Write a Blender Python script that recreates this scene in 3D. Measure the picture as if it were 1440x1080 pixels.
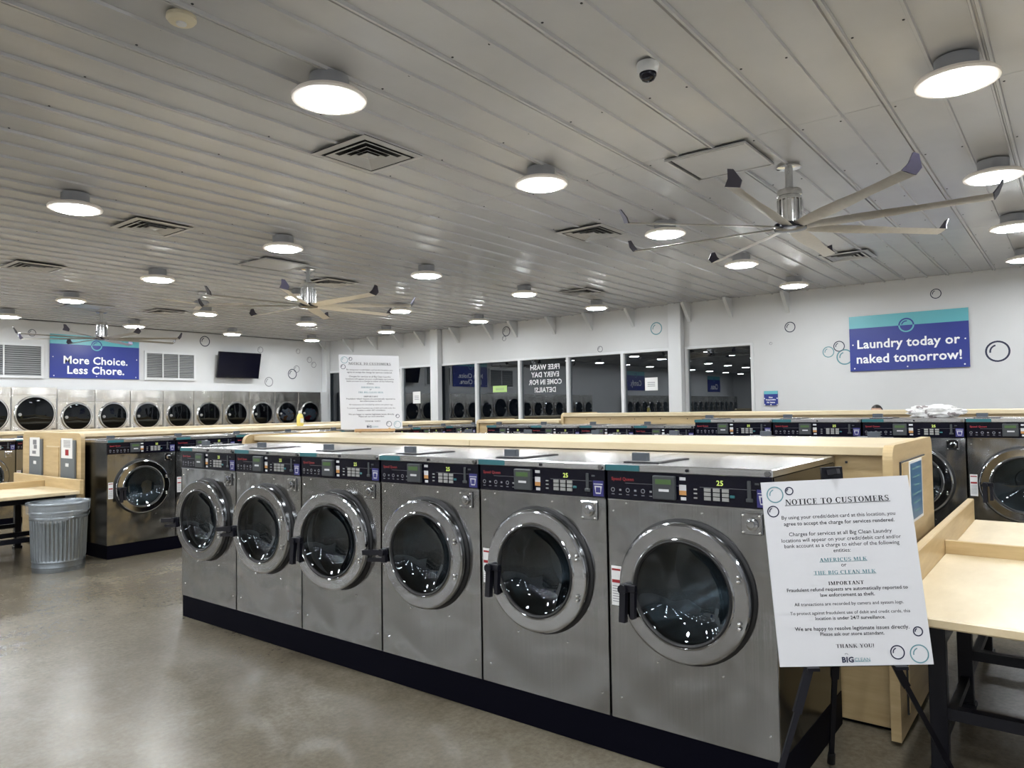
import bpy, bmesh, math, random
from mathutils import Vector, Matrix
random.seed(7)
SC = bpy.context.scene
COL = SC.collection
for o in list(bpy.data.objects): bpy.data.objects.remove(o)

# ------------------------------------------------------------------ camera
CH = 1.65; FPX = 1024.54; YAW, PITCH, ROLL = 0.6611, 0.0342, -0.0157
fw = Vector((math.cos(YAW)*math.cos(PITCH), math.sin(YAW)*math.cos(PITCH), math.sin(PITCH)))
r0 = Vector((math.sin(YAW), -math.cos(YAW), 0)); u0 = r0.cross(fw)
rt = r0*math.cos(ROLL)+u0*math.sin(ROLL); up = -r0*math.sin(ROLL)+u0*math.cos(ROLL)
cam = bpy.data.cameras.new('camera'); cam.sensor_width = 36; cam.lens = FPX/1440*36; cam.clip_start = .05; cam.clip_end = 200
co = bpy.data.objects.new('camera', cam); COL.objects.link(co); SC.camera = co
M = Matrix.Identity(4)
for i in range(3): M[i][0], M[i][1], M[i][2], M[i][3] = rt[i], up[i], -fw[i], (0, 0, CH)[i]
co.matrix_world = M
def ray(x, y): return fw+rt*((x-720)/FPX)-up*((y-540)/FPX)
def hx(x, y, X): d = ray(x, y); return Vector((0, 0, CH))+d*(X/d.x)
def hy(x, y, Y): d = ray(x, y); return Vector((0, 0, CH))+d*(Y/d.y)
def hz(x, y, Z): d = ray(x, y); return Vector((0, 0, CH))+d*((Z-CH)/d.z)

# ------------------------------------------------------------------ world, exposure, lamp strength
w = bpy.data.worlds.new('night'); SC.world = w; w.use_nodes = True
w.node_tree.nodes['Background'].inputs[0].default_value = (.004, .006, .010, 1)
w.node_tree.nodes['Background'].inputs[1].default_value = 1
vs = SC.view_settings; vs.view_transform = 'Standard'; vs.look = 'None'; vs.gamma = 1; vs.use_curve_mapping = False
vs.exposure = 0.0
LAMP = 138.0

# ------------------------------------------------------------------ room numbers (metres)
ZC, XW, YL, XB, YB = 3.658, 13.23, 17.08, -18.0, -5.0
X1, Y6, WP = 3.0752, 1.014, .8066

# ------------------------------------------------------------------ materials
MT = {}
def nt(name):
    m = bpy.data.materials.new(name); m.use_nodes = True
    b = m.node_tree.nodes['Principled BSDF']; MT[name] = m
    return m, m.node_tree.nodes, m.node_tree.links, b
def plain(name, col, rough=.5, metal=0, spec=.5, emit=None, es=0, coat=0):
    m, N, L, b = nt(name)
    b.inputs['Base Color'].default_value = (*col, 1); b.inputs['Roughness'].default_value = rough
    b.inputs['Metallic'].default_value = metal; b.inputs['Specular IOR Level'].default_value = spec
    b.inputs['Coat Weight'].default_value = coat
    if emit: b.inputs['Emission Color'].default_value = (*emit, 1); b.inputs['Emission Strength'].default_value = es
    return m
def noise(N, L, scale, detail=4, vec=(1, 1, 1), coord='Object', rough=.55):
    tc = N.new('ShaderNodeTexCoord'); mp = N.new('ShaderNodeMapping'); n = N.new('ShaderNodeTexNoise')
    mp.inputs['Scale'].default_value = vec; n.inputs['Scale'].default_value = scale; n.inputs['Detail'].default_value = detail
    n.inputs['Roughness'].default_value = rough
    L.new(tc.outputs[coord], mp.inputs[0]); L.new(mp.outputs[0], n.inputs['Vector']); return n
def ramp(N, L, src, stops):
    r = N.new('ShaderNodeValToRGB'); e = r.color_ramp.elements
    while len(e) < len(stops): e.new(.5)
    for k, (p, c) in enumerate(stops): e[k].position = p; e[k].color = (*c, 1)
    L.new(src, r.inputs[0]); return r
def bump(N, L, b, src, strength, dist=.01, prev=None):
    bp = N.new('ShaderNodeBump'); bp.inputs['Strength'].default_value = strength; bp.inputs['Distance'].default_value = dist
    L.new(src, bp.inputs['Height'])
    if prev: L.new(prev.outputs[0], bp.inputs['Normal'])
    L.new(bp.outputs[0], b.inputs['Normal']); return bp
def steel(name, col, rough, wob=.25, streak=(14, 14, .6), aniso=0, wsc=2.6, fine=.03):
    m, N, L, b = nt(name); b.inputs['Metallic'].default_value = 1
    if aniso:
        b.inputs['Anisotropic'].default_value = aniso; cv = N.new('ShaderNodeCombineXYZ'); cv.inputs[2].default_value = 1; L.new(cv.outputs[0], b.inputs['Tangent'])
    n1 = noise(N, L, 6, 5, streak); c = ramp(N, L, n1.outputs[0], [(.3, tuple(x*.86 for x in col)), (.7, col)])
    oi = N.new('ShaderNodeObjectInfo'); mv = N.new('ShaderNodeMapRange'); mv.inputs[3].default_value = .84; mv.inputs[4].default_value = 1.14; L.new(oi.outputs['Random'], mv.inputs[0])
    hs = N.new('ShaderNodeHueSaturation'); L.new(c.outputs[0], hs.inputs['Color']); L.new(mv.outputs[0], hs.inputs['Value']); L.new(hs.outputs[0], b.inputs['Base Color'])
    r = N.new('ShaderNodeMapRange'); r.inputs[3].default_value = rough*.8; r.inputs[4].default_value = rough*1.25
    L.new(n1.outputs[0], r.inputs[0]); L.new(r.outputs[0], b.inputs['Roughness'])
    n2 = noise(N, L, wsc, 1.5, (1, 1, 1)); b1 = bump(N, L, b, n2.outputs[0], wob, .03)
    bump(N, L, b, n1.outputs[0], fine, .002, b1); return m
steel('steel', (.345, .35, .355), .17, 1.0, (26, 26, .2), .6, 2.7, .003)
steel('steel_top', (.62, .62, .62), .24, .15, (.6, 14, 14))
steel('steel_dryer', (.84, .82, .78), .20, .9, (9, 9, .5), .8, 1.7, .004)
steel('chrome', (.42, .43, .45), .08, .03, (.8, .8, .8), 0, 3.2, 0)
steel('silver', (.80, .80, .80), .14, .05, (3, 3, 3), 0, 2.6, .004)
steel('drum_steel', (.34, .38, .40), .22, .3, (4, 4, 4))
steel('fan_alu', (.60, .57, .52), .38, .1, (4, 4, 4))
steel('galvanised', (.36, .40, .44), .32, .5, (5, 5, 3))
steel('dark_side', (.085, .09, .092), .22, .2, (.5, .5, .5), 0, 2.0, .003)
plain('black', (.004, .004, .008), .4, 0, .3)
plain('black_gloss', (.003, .003, .010), .18, 0, .3)
plain('rubber', (.008, .008, .009), .5)
plain('plinth_black', (.0015, .0015, .005), .6, 0, .06)
plain('grey_plastic', (.045, .05, .055), .4)
plain('tab_grey', (.055, .065, .08), .45)
plain('teal', (.02, .13, .15), .45)
plain('keys', (.30, .30, .29), .5)
plain('red_print', (.30, .015, .02), .5)
plain('white_print', (.62, .62, .64), .5)
plain('grey_print', (.20, .20, .22), .5)
plain('navy_print', (.012, .016, .05), .5)
plain('black_print', (.01, .01, .016), .6)
plain('teal_print', (.12, .27, .31), .5)
plain('blue_sticker', (.028, .026, .16), .4)
plain('orange_print', (.52, .25, .08), .5)
plain('digit', (.3, .4, .05), .5, emit=(.75, .85, .25), es=.55)
plain('lcd', (.05, .10, .03), .4, emit=(.25, .5, .12), es=.04)
plain('paper', (.74, .74, .74), .7)
plain('board_white', (.63, .63, .655), .5)
plain('sign_blue', (.012, .028, .23), .35)
plain('sign_teal', (.11, .40, .46), .35)
plain('sign_white', (.85, .86, .88), .4)
plain('poster_blue', (.035, .13, .27), .35)
plain('box_grey', (.13, .145, .155), .5)
plain('white_trim', (.62, .63, .64), .45)
plain('frame_white', (.66, .67, .68), .4)
plain('lamp_rim', (.62, .58, .53), .45, emit=(1, .90, .76), es=.10)
plain('lamp_body', (.30, .31, .33), .5)
plain('lamp_glow', (1, 1, 1), .5, emit=(.93, .97, 1), es=LAMP)
plain('vent_metal', (.42, .42, .42), .4, .3)
plain('vent_dark', (.006, .006, .009), .7)
plain('tip_shade', (.02, .018, .03), .4)  # shade on the upturned blade tips put into the base colour
plain('smoke_cream', (.66, .60, .45), .5)
plain('screw', (.04, .04, .045), .4, .6)
plain('screw_bright', (.75, .75, .73), .25, 1)
plain('tv_black', (.004, .004, .008), .2)
plain('louver', (.30, .305, .31), .5)
plain('yellow_plastic', (.72, .60, .16), .35)
plain('cap_white', (.75, .75, .72), .4)
plain('skin', (.52, .33, .24), .55)
plain('hair', (.012, .009, .008), .45)
plain('shirt', (.10, .12, .18), .8)
plain('trousers', (.03, .035, .05), .8)
plain('seam_dark', (.03, .03, .032), .7)
def glassy(name, tint, f0, rough=.01):
    m = bpy.data.materials.new(name); m.use_nodes = True; MT[name] = m; N = m.node_tree.nodes; L = m.node_tree.links; N.clear()
    out = N.new('ShaderNodeOutputMaterial'); mx = N.new('ShaderNodeMixShader'); t = N.new('ShaderNodeBsdfTransparent'); g = N.new('ShaderNodeBsdfGlossy')
    t.inputs[0].default_value = (*tint, 1); g.inputs['Roughness'].default_value = rough; g.inputs[0].default_value = (.9, .95, 1, 1)
    lw = N.new('ShaderNodeLayerWeight'); lw.inputs['Blend'].default_value = .5
    pw = N.new('ShaderNodeMath'); pw.operation = 'POWER'; pw.inputs[1].default_value = 4; L.new(lw.outputs['Facing'], pw.inputs[0])
    f = N.new('ShaderNodeMapRange'); f.inputs[3].default_value = f0; f.inputs[4].default_value = 1.0; L.new(pw.outputs[0], f.inputs[0])
    L.new(f.outputs[0], mx.inputs[0]); L.new(t.outputs[0], mx.inputs[1]); L.new(g.outputs[0], mx.inputs[2]); L.new(mx.outputs[0], out.inputs[0])
glassy('door_glass', (.30, .34, .37), .045, .02)
glassy('dryer_glass', (.22, .24, .27), .045, .02)
glassy('window_glass', (.20, .23, .25), .13, .0)
def liner():
    m, N, L, b = nt('liner'); b.inputs['Base Color'].default_value = (.75, .8, .85, 1); b.inputs['Roughness'].default_value = .2
    b.inputs['Alpha'].default_value = .16; n = noise(N, L, 18, 4); bump(N, L, b, n.outputs[0], .8, .02)
liner()
def wood(name, a, bcol, vec):
    m, N, L, b = nt(name); n = noise(N, L, 3.0, 6, vec, rough=.6); c = ramp(N, L, n.outputs[0], [(.30, a), (.52, tuple((x+y)/2 for x, y in zip(a, bcol))), (.72, bcol)])
    L.new(c.outputs[0], b.inputs['Base Color']); b.inputs['Roughness'].default_value = .42
    b.inputs['Coat Weight'].default_value = .15; b.inputs['Coat Roughness'].default_value = .25
    bump(N, L, b, n.outputs[0], .05, .003)
wood('wood_h', (.47, .335, .165), (.60, .455, .245), (.8, .8, 7))
wood('wood_top', (.55, .44, .27), (.67, .56, .37), (2.2, .8, 3))
wood('wood_edge', (.60, .50, .33), (.68, .58, .40), (1, 1, 12))
wood('wood_dark', (.42, .24, .10), (.55, .36, .18), (1, 8, 8))
def wallm(name, col):
    m, N, L, b = nt(name); n = noise(N, L, 1.3, 3); c = ramp(N, L, n.outputs[0], [(.3, tuple(x*.95 for x in col)), (.7, col)])
    L.new(c.outputs[0], b.inputs['Base Color']); b.inputs['Roughness'].default_value = .6
    n2 = noise(N, L, 160, 2); bump(N, L, b, n2.outputs[0], .06, .004)
wallm('wall', (.61, .615, .62))
def ceil():
    m, N, L, b = nt('ceiling_paint'); n = noise(N, L, .9, 4); c = ramp(N, L, n.outputs[0], [(.3, (.46, .465, .48)), (.7, (.53, .535, .55))])
    L.new(c.outputs[0], b.inputs['Base Color']); b.inputs['Roughness'].default_value = .24; b.inputs['Specular IOR Level'].default_value = .6
    n2 = noise(N, L, 1.1, 2, (1.5, 6, 1)); bump(N, L, b, n2.outputs[0], .15, .02)
ceil()
def floorm():
    m, N, L, b = nt('concrete'); n = noise(N, L, .8, 5, rough=.5); n3 = noise(N, L, 6.5, 8, rough=.62)
    mx = N.new('ShaderNodeMath'); mx.operation = 'MULTIPLY_ADD'; mx.inputs[1].default_value = .38; L.new(n3.outputs[0], mx.inputs[0])
    ml = N.new('ShaderNodeMath'); ml.operation = 'MULTIPLY'; ml.inputs[1].default_value = .62; L.new(n.outputs[0], ml.inputs[0]); L.new(ml.outputs[0], mx.inputs[2])
    c = ramp(N, L, mx.outputs[0], [(.36, (.112, .094, .066)), (.48, (.140, .120, .088)), (.56, (.160, .139, .104)), (.68, (.195, .173, .134))])
    n4 = noise(N, L, 34, 6, rough=.7); c2 = ramp(N, L, n4.outputs[0], [(.35, (.80, .80, .80)), (.65, (1.12, 1.12, 1.12))])
    mm = N.new('ShaderNodeMix'); mm.data_type = 'RGBA'; mm.blend_type = 'MULTIPLY'; mm.inputs[0].default_value = 1
    L.new(c.outputs[0], mm.inputs[6]); L.new(c2.outputs[0], mm.inputs[7]); L.new(mm.outputs[2], b.inputs['Base Color'])
    r = N.new('ShaderNodeMapRange'); r.inputs[1].default_value = .3; r.inputs[2].default_value = .7; r.inputs[3].default_value = .20; r.inputs[4].default_value = .33
    b.inputs['Roughness'].default_value = .27
    bump(N, L, b, n4.outputs[0], .08, .003)
floorm()
def cloth(name, cols, scale):
    m, N, L, b = nt(name); n = noise(N, L, scale, 2); c = ramp(N, L, n.outputs[0], [(.3+.4*k/(len(cols)-1), cc) for k, cc in enumerate(cols)])
    c.color_ramp.interpolation = 'CONSTANT'; L.new(c.outputs[0], b.inputs['Base Color']); b.inputs['Roughness'].default_value = .85
cloth('laundry_a', [(.05, .06, .12), (.7, .7, .7), (.6, .25, .08), (.05, .05, .1)], 6)
cloth('laundry_b', [(.20, .28, .33), (.25, .33, .38), (.45, .03, .06), (.2, .27, .33)], 4)
cloth('laundry_c', [(.75, .74, .72), (.66, .65, .64), (.25, .22, .22), (.78, .77, .76)], 12)

# ------------------------------------------------------------------ mesh builder
_tc = {}
def textgeo(s, bold=0.0):
    k = (s, bold)
    if k not in _tc:
        cu = bpy.data.curves.new('t', 'FONT'); cu.body = s; cu.size = 1; cu.align_x = 'CENTER'; cu.align_y = 'CENTER'
        cu.offset = bold; cu.fill_mode = 'FRONT'; cu.resolution_u = 2; cu.space_character = 1+bold*1.6
        ob = bpy.data.objects.new('t', cu); me = bpy.data.meshes.new_from_object(ob)
        _tc[k] = ([tuple(v.co) for v in me.vertices], [tuple(p.vertices) for p in me.polygons])
        bpy.data.objects.remove(ob); bpy.data.curves.remove(cu); bpy.data.meshes.remove(me)
    return _tc[k]
class MB:
    def __init__(s): s.v = []; s.f = []
    def add(s, vs_, fs): n = len(s.v); s.v += [tuple(v) for v in vs_]; s.f += [tuple(n+i for i in f) for f in fs]; return s
    def box(s, x0, x1, y0, y1, z0, z1, b=0):
        if b:
            bm = bmesh.new(); bmesh.ops.create_cube(bm, size=1)
            for v in bm.verts: v.co = Vector(((x0+x1)/2+v.co.x*(x1-x0), (y0+y1)/2+v.co.y*(y1-y0), (z0+z1)/2+v.co.z*(z1-z0)))
            bmesh.ops.bevel(bm, geom=bm.edges[:], offset=b, segments=1, affect='EDGES'); bm.verts.index_update()
            s.add([v.co for v in bm.verts], [[v.index for v in f.verts] for f in bm.faces]); bm.free(); return s
        return s.add([(x, y, z) for x in (x0, x1) for y in (y0, y1) for z in (z0, z1)], [(0, 1, 3, 2), (4, 6, 7, 5), (0, 4, 5, 1), (2, 3, 7, 6), (0, 2, 6, 4), (1, 5, 7, 3)])
    def lathe(s, prof, n=32, c=(0, 0, 0), axis='z', close=False, rf=None):
        # prof: (r, h); axis y: h runs along y
        vs_ = []; m = len(prof)
        for k in range(n):
            a = 2*math.pi*k/n
            for j, (r, h) in enumerate(prof):
                if rf: r = rf(r, h, a, j)
                x, y = r*math.cos(a), r*math.sin(a)
                vs_.append((c[0]+x, c[1]+y, c[2]+h) if axis == 'z' else (c[0]+x, c[1]+h, c[2]+y))
        fs = []
        for k in range(n):
            for j in range(m-1+(1 if close else 0)):
                a, b2 = k*m+j, k*m+(j+1) % m; c2, d = ((k+1) % n)*m+(j+1) % m, ((k+1) % n)*m+j
                fs.append((a, d, c2, b2) if axis == 'z' else (a, b2, c2, d))
        return s.add(vs_, fs)
    def cyl(s, p0, p1, r, n=12, r2=None):
        p0, p1 = Vector(p0), Vector(p1); d = (p1-p0).normalized(); a = d.orthogonal().normalized(); b = d.cross(a); r2 = r if r2 is None else r2
        vs_ = [p+(a*math.cos(t)+b*math.sin(t))*q for p, q in ((p0, r), (p1, r2)) for t in [2*math.pi*k/n for k in range(n)]]
        return s.add(vs_, [(k, (k+1) % n, n+(k+1) % n, n+k) for k in range(n)]+[tuple(range(n))[::-1], tuple(range(n, 2*n))])
    def bar(s, p0, p1, wd, ht, upv=(0, 0, 1)):
        p0, p1 = Vector(p0), Vector(p1); d = (p1-p0).normalized(); a = d.cross(Vector(upv)).normalized(); b = a.cross(d)
        vs_ = [p+a*i*wd/2+b*j*ht/2 for p in (p0, p1) for i, j in ((-1, -1), (1, -1), (1, 1), (-1, 1))]
        return s.add(vs_, [(0, 1, 5, 4), (1, 2, 6, 5), (2, 3, 7, 6), (3, 0, 4, 7), (3, 2, 1, 0), (4, 5, 6, 7)])
    def prism(s, poly, fn0, fn1):
        n = len(poly); vs_ = [fn0(*p) for p in poly]+[fn1(*p) for p in poly]
        return s.add(vs_, [tuple(range(n)), tuple(range(2*n-1, n-1, -1))]+[(k, n+k, n+(k+1) % n, (k+1) % n) for k in range(n)])
    def rect(s, cx, cy, wd, ht, z=0): return s.add([(cx-wd/2, cy-ht/2, z), (cx+wd/2, cy-ht/2, z), (cx+wd/2, cy+ht/2, z), (cx-wd/2, cy+ht/2, z)], [(0, 1, 2, 3)])
    def ring(s, cx, cy, r, t, z=0, a0=0, a1=2*math.pi, n=28, sx=1):
        vs_ = []; 
        for k in range(n+1):
            a = a0+(a1-a0)*k/n
            vs_ += [(cx+r*sx*math.cos(a), cy+r*math.sin(a), z), (cx+(r-t)*sx*math.cos(a), cy+(r-t)*math.sin(a), z)]
        return s.add(vs_, [(2*k, 2*k+2, 2*k+3, 2*k+1) for k in range(n)])
    def bubble(s, cx, cy, r, t, z=0):
        s.ring(cx, cy, r, t, z); return s.ring(cx, cy, r*.66, t*.9, z, math.radians(105), math.radians(190), 10)
    def text(s, st, cx, cy, size=None, width=None, z=0, bold=0.0, mirror=False, maxh=None):
        v, f = textgeo(st, bold); x0 = min(p[0] for p in v); x1 = max(p[0] for p in v); y0 = min(p[1] for p in v); y1 = max(p[1] for p in v)
        sc = size if size else width/(x1-x0); sy = sc if not maxh else maxh/(y1-y0)
        mx, my = (x0+x1)/2, (y0+y1)/2; m = -1 if mirror else 1
        return s.add([(cx+m*(p[0]-mx)*sc, cy+(p[1]-my)*sy, z) for p in v], f)
    def tr(s, m): s.v = [tuple(m @ Vector(v)) for v in s.v]; return s
    def mesh(s, name, smooth=None, fix=True):
        me = bpy.data.meshes.new(name); me.from_pydata(s.v, [], s.f)
        if fix:
            bm = bmesh.new(); bm.from_mesh(me); bmesh.ops.recalc_face_normals(bm, faces=bm.faces); bm.to_mesh(me); bm.free()
        if smooth is not None: me.shade_smooth(); me.set_sharp_from_angle(angle=math.radians(smooth))
        return me
    def build(s, name, mat, parent=None, smooth=None, loc=(0, 0, 0), fix=True):
        me = s.mesh(name, smooth, fix); me.materials.append(MT[mat]); return link(name, me, parent, loc)
def link(name, me, parent=None, loc=(0, 0, 0)):
    o = bpy.data.objects.new(name, me); COL.objects.link(o); o.location = loc
    if parent: o.parent = parent
    return o
def tag(o, label, cat, group=None):
    o['label'] = label; o['category'] = cat
    if group: o['group'] = group
    return o
def empty(name, label, cat, loc=(0, 0, 0), rz=0, group=None):
    o = bpy.data.objects.new(name, None); COL.objects.link(o); o.location = loc; o.rotation_euler = (0, 0, rz); o.empty_display_size = .1
    return tag(o, label, cat, group)
def struct(o): o['kind'] = 'structure'; return o
def copy_tree(o, parent=None):
    c = o.copy(); COL.objects.link(c); c.parent = parent
    for ch in o.children: copy_tree(ch, c)
    return c
def ordn(k): return ['first', 'second', 'third', 'fourth', 'fifth', 'sixth', 'seventh', 'eighth', 'ninth', 'tenth', 'eleventh', 'twelfth', 'thirteenth'][k]
# print surfaces: (x right, y up) in a plane -> matrix
def plane_m(origin, right, upv, off=0):
    r = Vector(right).normalized(); u = Vector(upv).normalized(); n = r.cross(u); m = Matrix.Identity(4)
    o = Vector(origin)+n*off
    for i in range(3): m[i][0], m[i][1], m[i][2], m[i][3] = r[i], u[i], n[i], o[i]
    return m

# ================================================================== SETTING
fl = struct(MB().box(XB, XW, YB, YL, -.1, 0).build('floor', 'concrete'))
PL = .6115; P0 = .326
ce = struct(MB().box(XB, XW, YB, YL, ZC+.03, ZC+.15).build('ceiling', 'seam_dark'))
prof = [(0, 0), (.004, -.019), (.019, -.019), (.025, 0), (.034, 0), (.038, -.014), (.048, -.014), (.053, 0), (.292, 0), (.297, -.017), (.313, -.017), (.319, 0), (PL-.001, 0), (PL-.001, .026), (0, .026)]
XJ = [XB, -12.63, -8.13, -3.63, .87, 5.37, 9.87, XW]
pm = {}
k0 = math.floor((YB-P0)/PL); k1 = math.ceil((YL-P0)/PL)
for i in range(len(XJ)-1):
    Lx = XJ[i+1]-XJ[i]-.005
    for k in range(k0, k1):
        y = P0+k*PL; pr = [(max(a+y, YB)-y, b) for a, b in prof] if y < YB else [(min(a+y, YL-.002)-y, b) for a, b in prof] if y+PL > YL else prof
        key = (i, y < YB, y+PL > YL)
        if key not in pm:
            me = MB().prism(pr, lambda a, b: (0, a, b), lambda a, b: (Lx, a, b)).mesh('ceiling_panel'); me.materials.append(MT['ceiling_paint']); pm[key] = me
        link('ceiling_panel', pm[key], ce, (XJ[i], y, ZC))
sb = MB(); xs0 = hz(153, 89, ZC).x; dxs = (hz(410, 176.7, ZC).x-xs0)
for k in range(k0+1, k1):
    for off in (-.02, .335):
        for j in range(-3, 14):
            x = xs0+dxs*j+random.uniform(-.02, .02); y = P0+k*PL+off
            if .9 < x < XW-.2 and YB < y < YL-.1: sb.lathe([(.0, -.005), (.006, -.004), (.008, 0)], 6, (x, y, ZC))
so = sb.build('ceiling_screws', 'screw', ce); so['kind'] = 'stuff'

# left (dryer) wall, back walls
wl = struct(MB().box(XB, XW+.2, YL, YL+.2, 0, ZC+.03).build('wall_left', 'wall'))
struct(MB().box(XB-.2, XB, YB, YL+.2, 0, ZC+.03).build('wall_back', 'wall'))
struct(MB().box(XB-.2, XW+.2, YB-.2, YB, 0, ZC+.03).build('wall_near', 'wall'))
# right wall with window openings
ZS, ZH = 1.0, 2.80
W1 = (6.32, 17.0); W2 = (4.68, 6.02)
m = MB()
m.box(XW, XW+.2, YB, W2[0], 0, ZC+.03); m.box(XW, XW+.2, W2[1], W1[0], 0, ZC+.03); m.box(XW, XW+.2, W1[1], YL, 0, ZC+.03)
for a, b in (W1, W2): m.box(XW, XW+.2, a, b, 0, ZS); m.box(XW, XW+.2, a, b, ZH, ZC+.03)
wr = struct(m.build('wall_right', 'wall'))
def window(n, y0, y1, mull):
    e = bpy.data.objects.new(f'window_{n}', None); COL.objects.link(e); e.location = (XW, (y0+y1)/2, ZS); e['kind'] = 'structure'
    lo = Vector(e.location)
    def P(mb, name, mat): mb.tr(Matrix.Translation(-lo)); return mb.build(name, mat, e)
    P(MB().box(XW-.02, XW+.10, y0, y1, ZH-.05, ZH, .004), 'head_frame', 'frame_white'); P(MB().box(XW-.04, XW+.10, y0, y1, ZS, ZS+.05, .004), 'sill', 'frame_white')
    for y in (y0+.025, y1-.025): P(MB().box(XW-.02, XW+.10, y-.025, y+.025, ZS+.05, ZH-.05), 'jamb', 'frame_white')
    ys = [y0+.05]+mull+[y1-.05]
    for y in mull: P(MB().box(XW-.02, XW+.10, y-.035, y+.035, ZS+.05, ZH-.05, .004), 'mullion', 'frame_white')
    for a, b in zip(ys, ys[1:]): P(MB().add([(XW+.05, a, ZS+.05), (XW+.05, b, ZS+.05), (XW+.05, b, ZH-.05), (XW+.05, a, ZH-.05)], [(0, 1, 2, 3)]), 'pane', 'window_glass')
    return e
window(1, *W1, [7.40, 8.75, 10.07, 11.37, 12.62, 13.95])
window(2, *W2, [])
# night-dark ground and hedge outside
struct(MB().box(XW+.2, XW+30, YB-10, YL+20, -.3, -.15).build('ground', 'seam_dark'))
# columns on the window wall
for k, (px, y) in enumerate(((616, 12.62), (954, 6.16))):
    struct(MB().box(XW-.16, XW-.001, y-.13, y+.13, 0, ZC-.002, .008).build(f'trim_{k+1}', 'white_trim'))
struct(MB().box(XW-.14, XW-.001, 16.86, 17.07, 0, ZC-.002, .008).build('trim_3', 'white_trim'))
# sloping braces between ceiling and window wall
for px in (462, 496, 530, 566, 596, 645, 692, 727, 780, 832, 891, 970, 1029, 1109):
    y = hx(px, 470, XW).y
    g = MB().prism([(0, 0), (-.34, 0), (-.34, -.03), (-.02, -.36), (0, -.36)], lambda a, b: (a, -.03, b), lambda a, b: (a, .03, b)).build('brace', 'white_trim', wr, loc=(XW-.001, y, ZC-.016))
# bubble decals
BUB = [(923, 462, 9, 't'), (844, 491, 4.3, 'k'), (712, 466, 7, 'k'), (709, 476, 3.5, 'k'), (1111, 460, 7.5, 'k'), (1316, 413, 7, 'k'), (1165, 495, 7.8, 't'), (1180, 487, 7.6, 'k'), (1188, 502, 11, 't'), (1403, 494, 15, 'k'), (1084, 483, 2, 'k')]
for x, y, r, cc in BUB:
    p = hx(x, y, XW); q = hx(x, y-r, XW); R = abs(q.z-p.z)
    MB().bubble(0, 0, R, R*.16).tr(plane_m((XW, p.y, p.z), (0, -1, 0), (0, 0, 1), .004)).build('bubble_decal', 'navy_print' if cc == 'k' else 'teal_print', wr, fix=False)
BUL = [(288, 480, 7.5, 'k'), (366, 492, 4.5, 'g'), (419, 494, 3.5, 'g'), (435, 506, 4.2, 'g'), (441, 513, 4.2, 'g'), (411, 526, 7.2, 'k'), (417, 519, 5.0, 'g'), (378, 537, 6.8, 'g'), (45, 468, 5, 'k')]
for x, y, r, cc in BUL:
    p = hy(x, y, YL); R = abs(hy(x, y-r, YL).z-p.z)
    MB().bubble(0, 0, R, R*.16).tr(plane_m((p.x, YL, p.z), (1, 0, 0), (0, 0, 1), .004)).build('bubble_decal', 'navy_print' if cc == 'k' else 'grey_print', wl, fix=False)

# ================================================================== SIGNS
def sign(name, label, org, right, wd, ht, lines, bold=.022, ty=0):
    e = empty(name, label, 'sign', org)
    n = Vector(right).cross(Vector((0, 0, 1))); 
    pm_ = lambda off: Matrix.Translation(-Vector(org)) @ plane_m(org, right, (0, 0, 1), off)
    def slab(x0, x1, y0, y1, z0, z1): return MB().box(x0, x1, y0, y1, z0, z1).tr(pm_(0))
    cut = ht*.22
    slab(-wd/2, wd/2, 0, ht-cut, .004, .03).build('panel', 'sign_blue', e)
    slab(-wd/2, wd/2, ht-cut, ht, .004, .03).build('band', 'sign_teal', e)
    if ht > .5:
        a = MB(); a.ring(0, ht-cut, .115, .022, 0, math.pi, 2*math.pi); a.tr(pm_(.032)).build('bubble_emblem', 'sign_teal', e, fix=False)
        a = MB(); a.ring(0, ht-cut, .115, .022, 0, 0, math.pi); a.ring(0, ht-cut, .075, .018, 0, math.radians(80), math.radians(170), 10); a.tr(pm_(.032)).build('bubble_emblem', 'sign_blue', e, fix=False)
    t = MB()
    for s_, cy, wf in lines: t.text(s_, 0, cy*ht, width=wf*wd, bold=bold)
    t.tr(pm_(.032)).build('lettering', 'sign_white', e, fix=False)
    b = MB()
    for x, y in ((-.46, .05), (.46, .05), (0, .05), (-.47, .48), (.47, .48)): b.lathe([(0, .003), (.011, .002), (.012, 0)], 8, (x*wd, y*ht, .031))
    b.tr(pm_(0)).build('screws', 'sign_white', e)
    return e
sign('wall_sign', 'large blue and teal wall sign reading Laundry today or naked tomorrow', (XW, 2.17, 2.19), (0, -1, 0), 1.72, .92, [('Laundry today or', .46, .86), ('naked tomorrow!', .22, .88)])
sign('wall_sign', 'blue wall sign above the dryers reading More Choice. Less Chore.', (7.03, YL, 2.46), (1, 0, 0), 1.84, .93, [('More Choice.', .42, .72), ('Less Chore.', .19, .64)])
sign('wall_sign', 'blue wall sign reading Comfy., mirrored in the middle window panes', (2*XW+.1-hy(893, 520, YL).x, YL, 2.46), (1, 0, 0), 1.84, .93, [('Comfy.', .34, .62)])
sign('wall_sign', 'blue wall sign reading Clean., mirrored in the rightmost window', (2*XW+.1-hy(1003, 520, YL).x, YL, 2.46), (1, 0, 0), 1.84, .93, [('Clean.', .34, .62)])
p = hx(1085, 570, XW)
e = sign('small_sign', 'small blue notice sign on the wall right of the windows', (XW, p.y, p.z), (0, -1, 0), .24, .26, [('Not', .55, .28), ('Responsible', .38, .72), ('for items', .21, .6)], .03)
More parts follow.
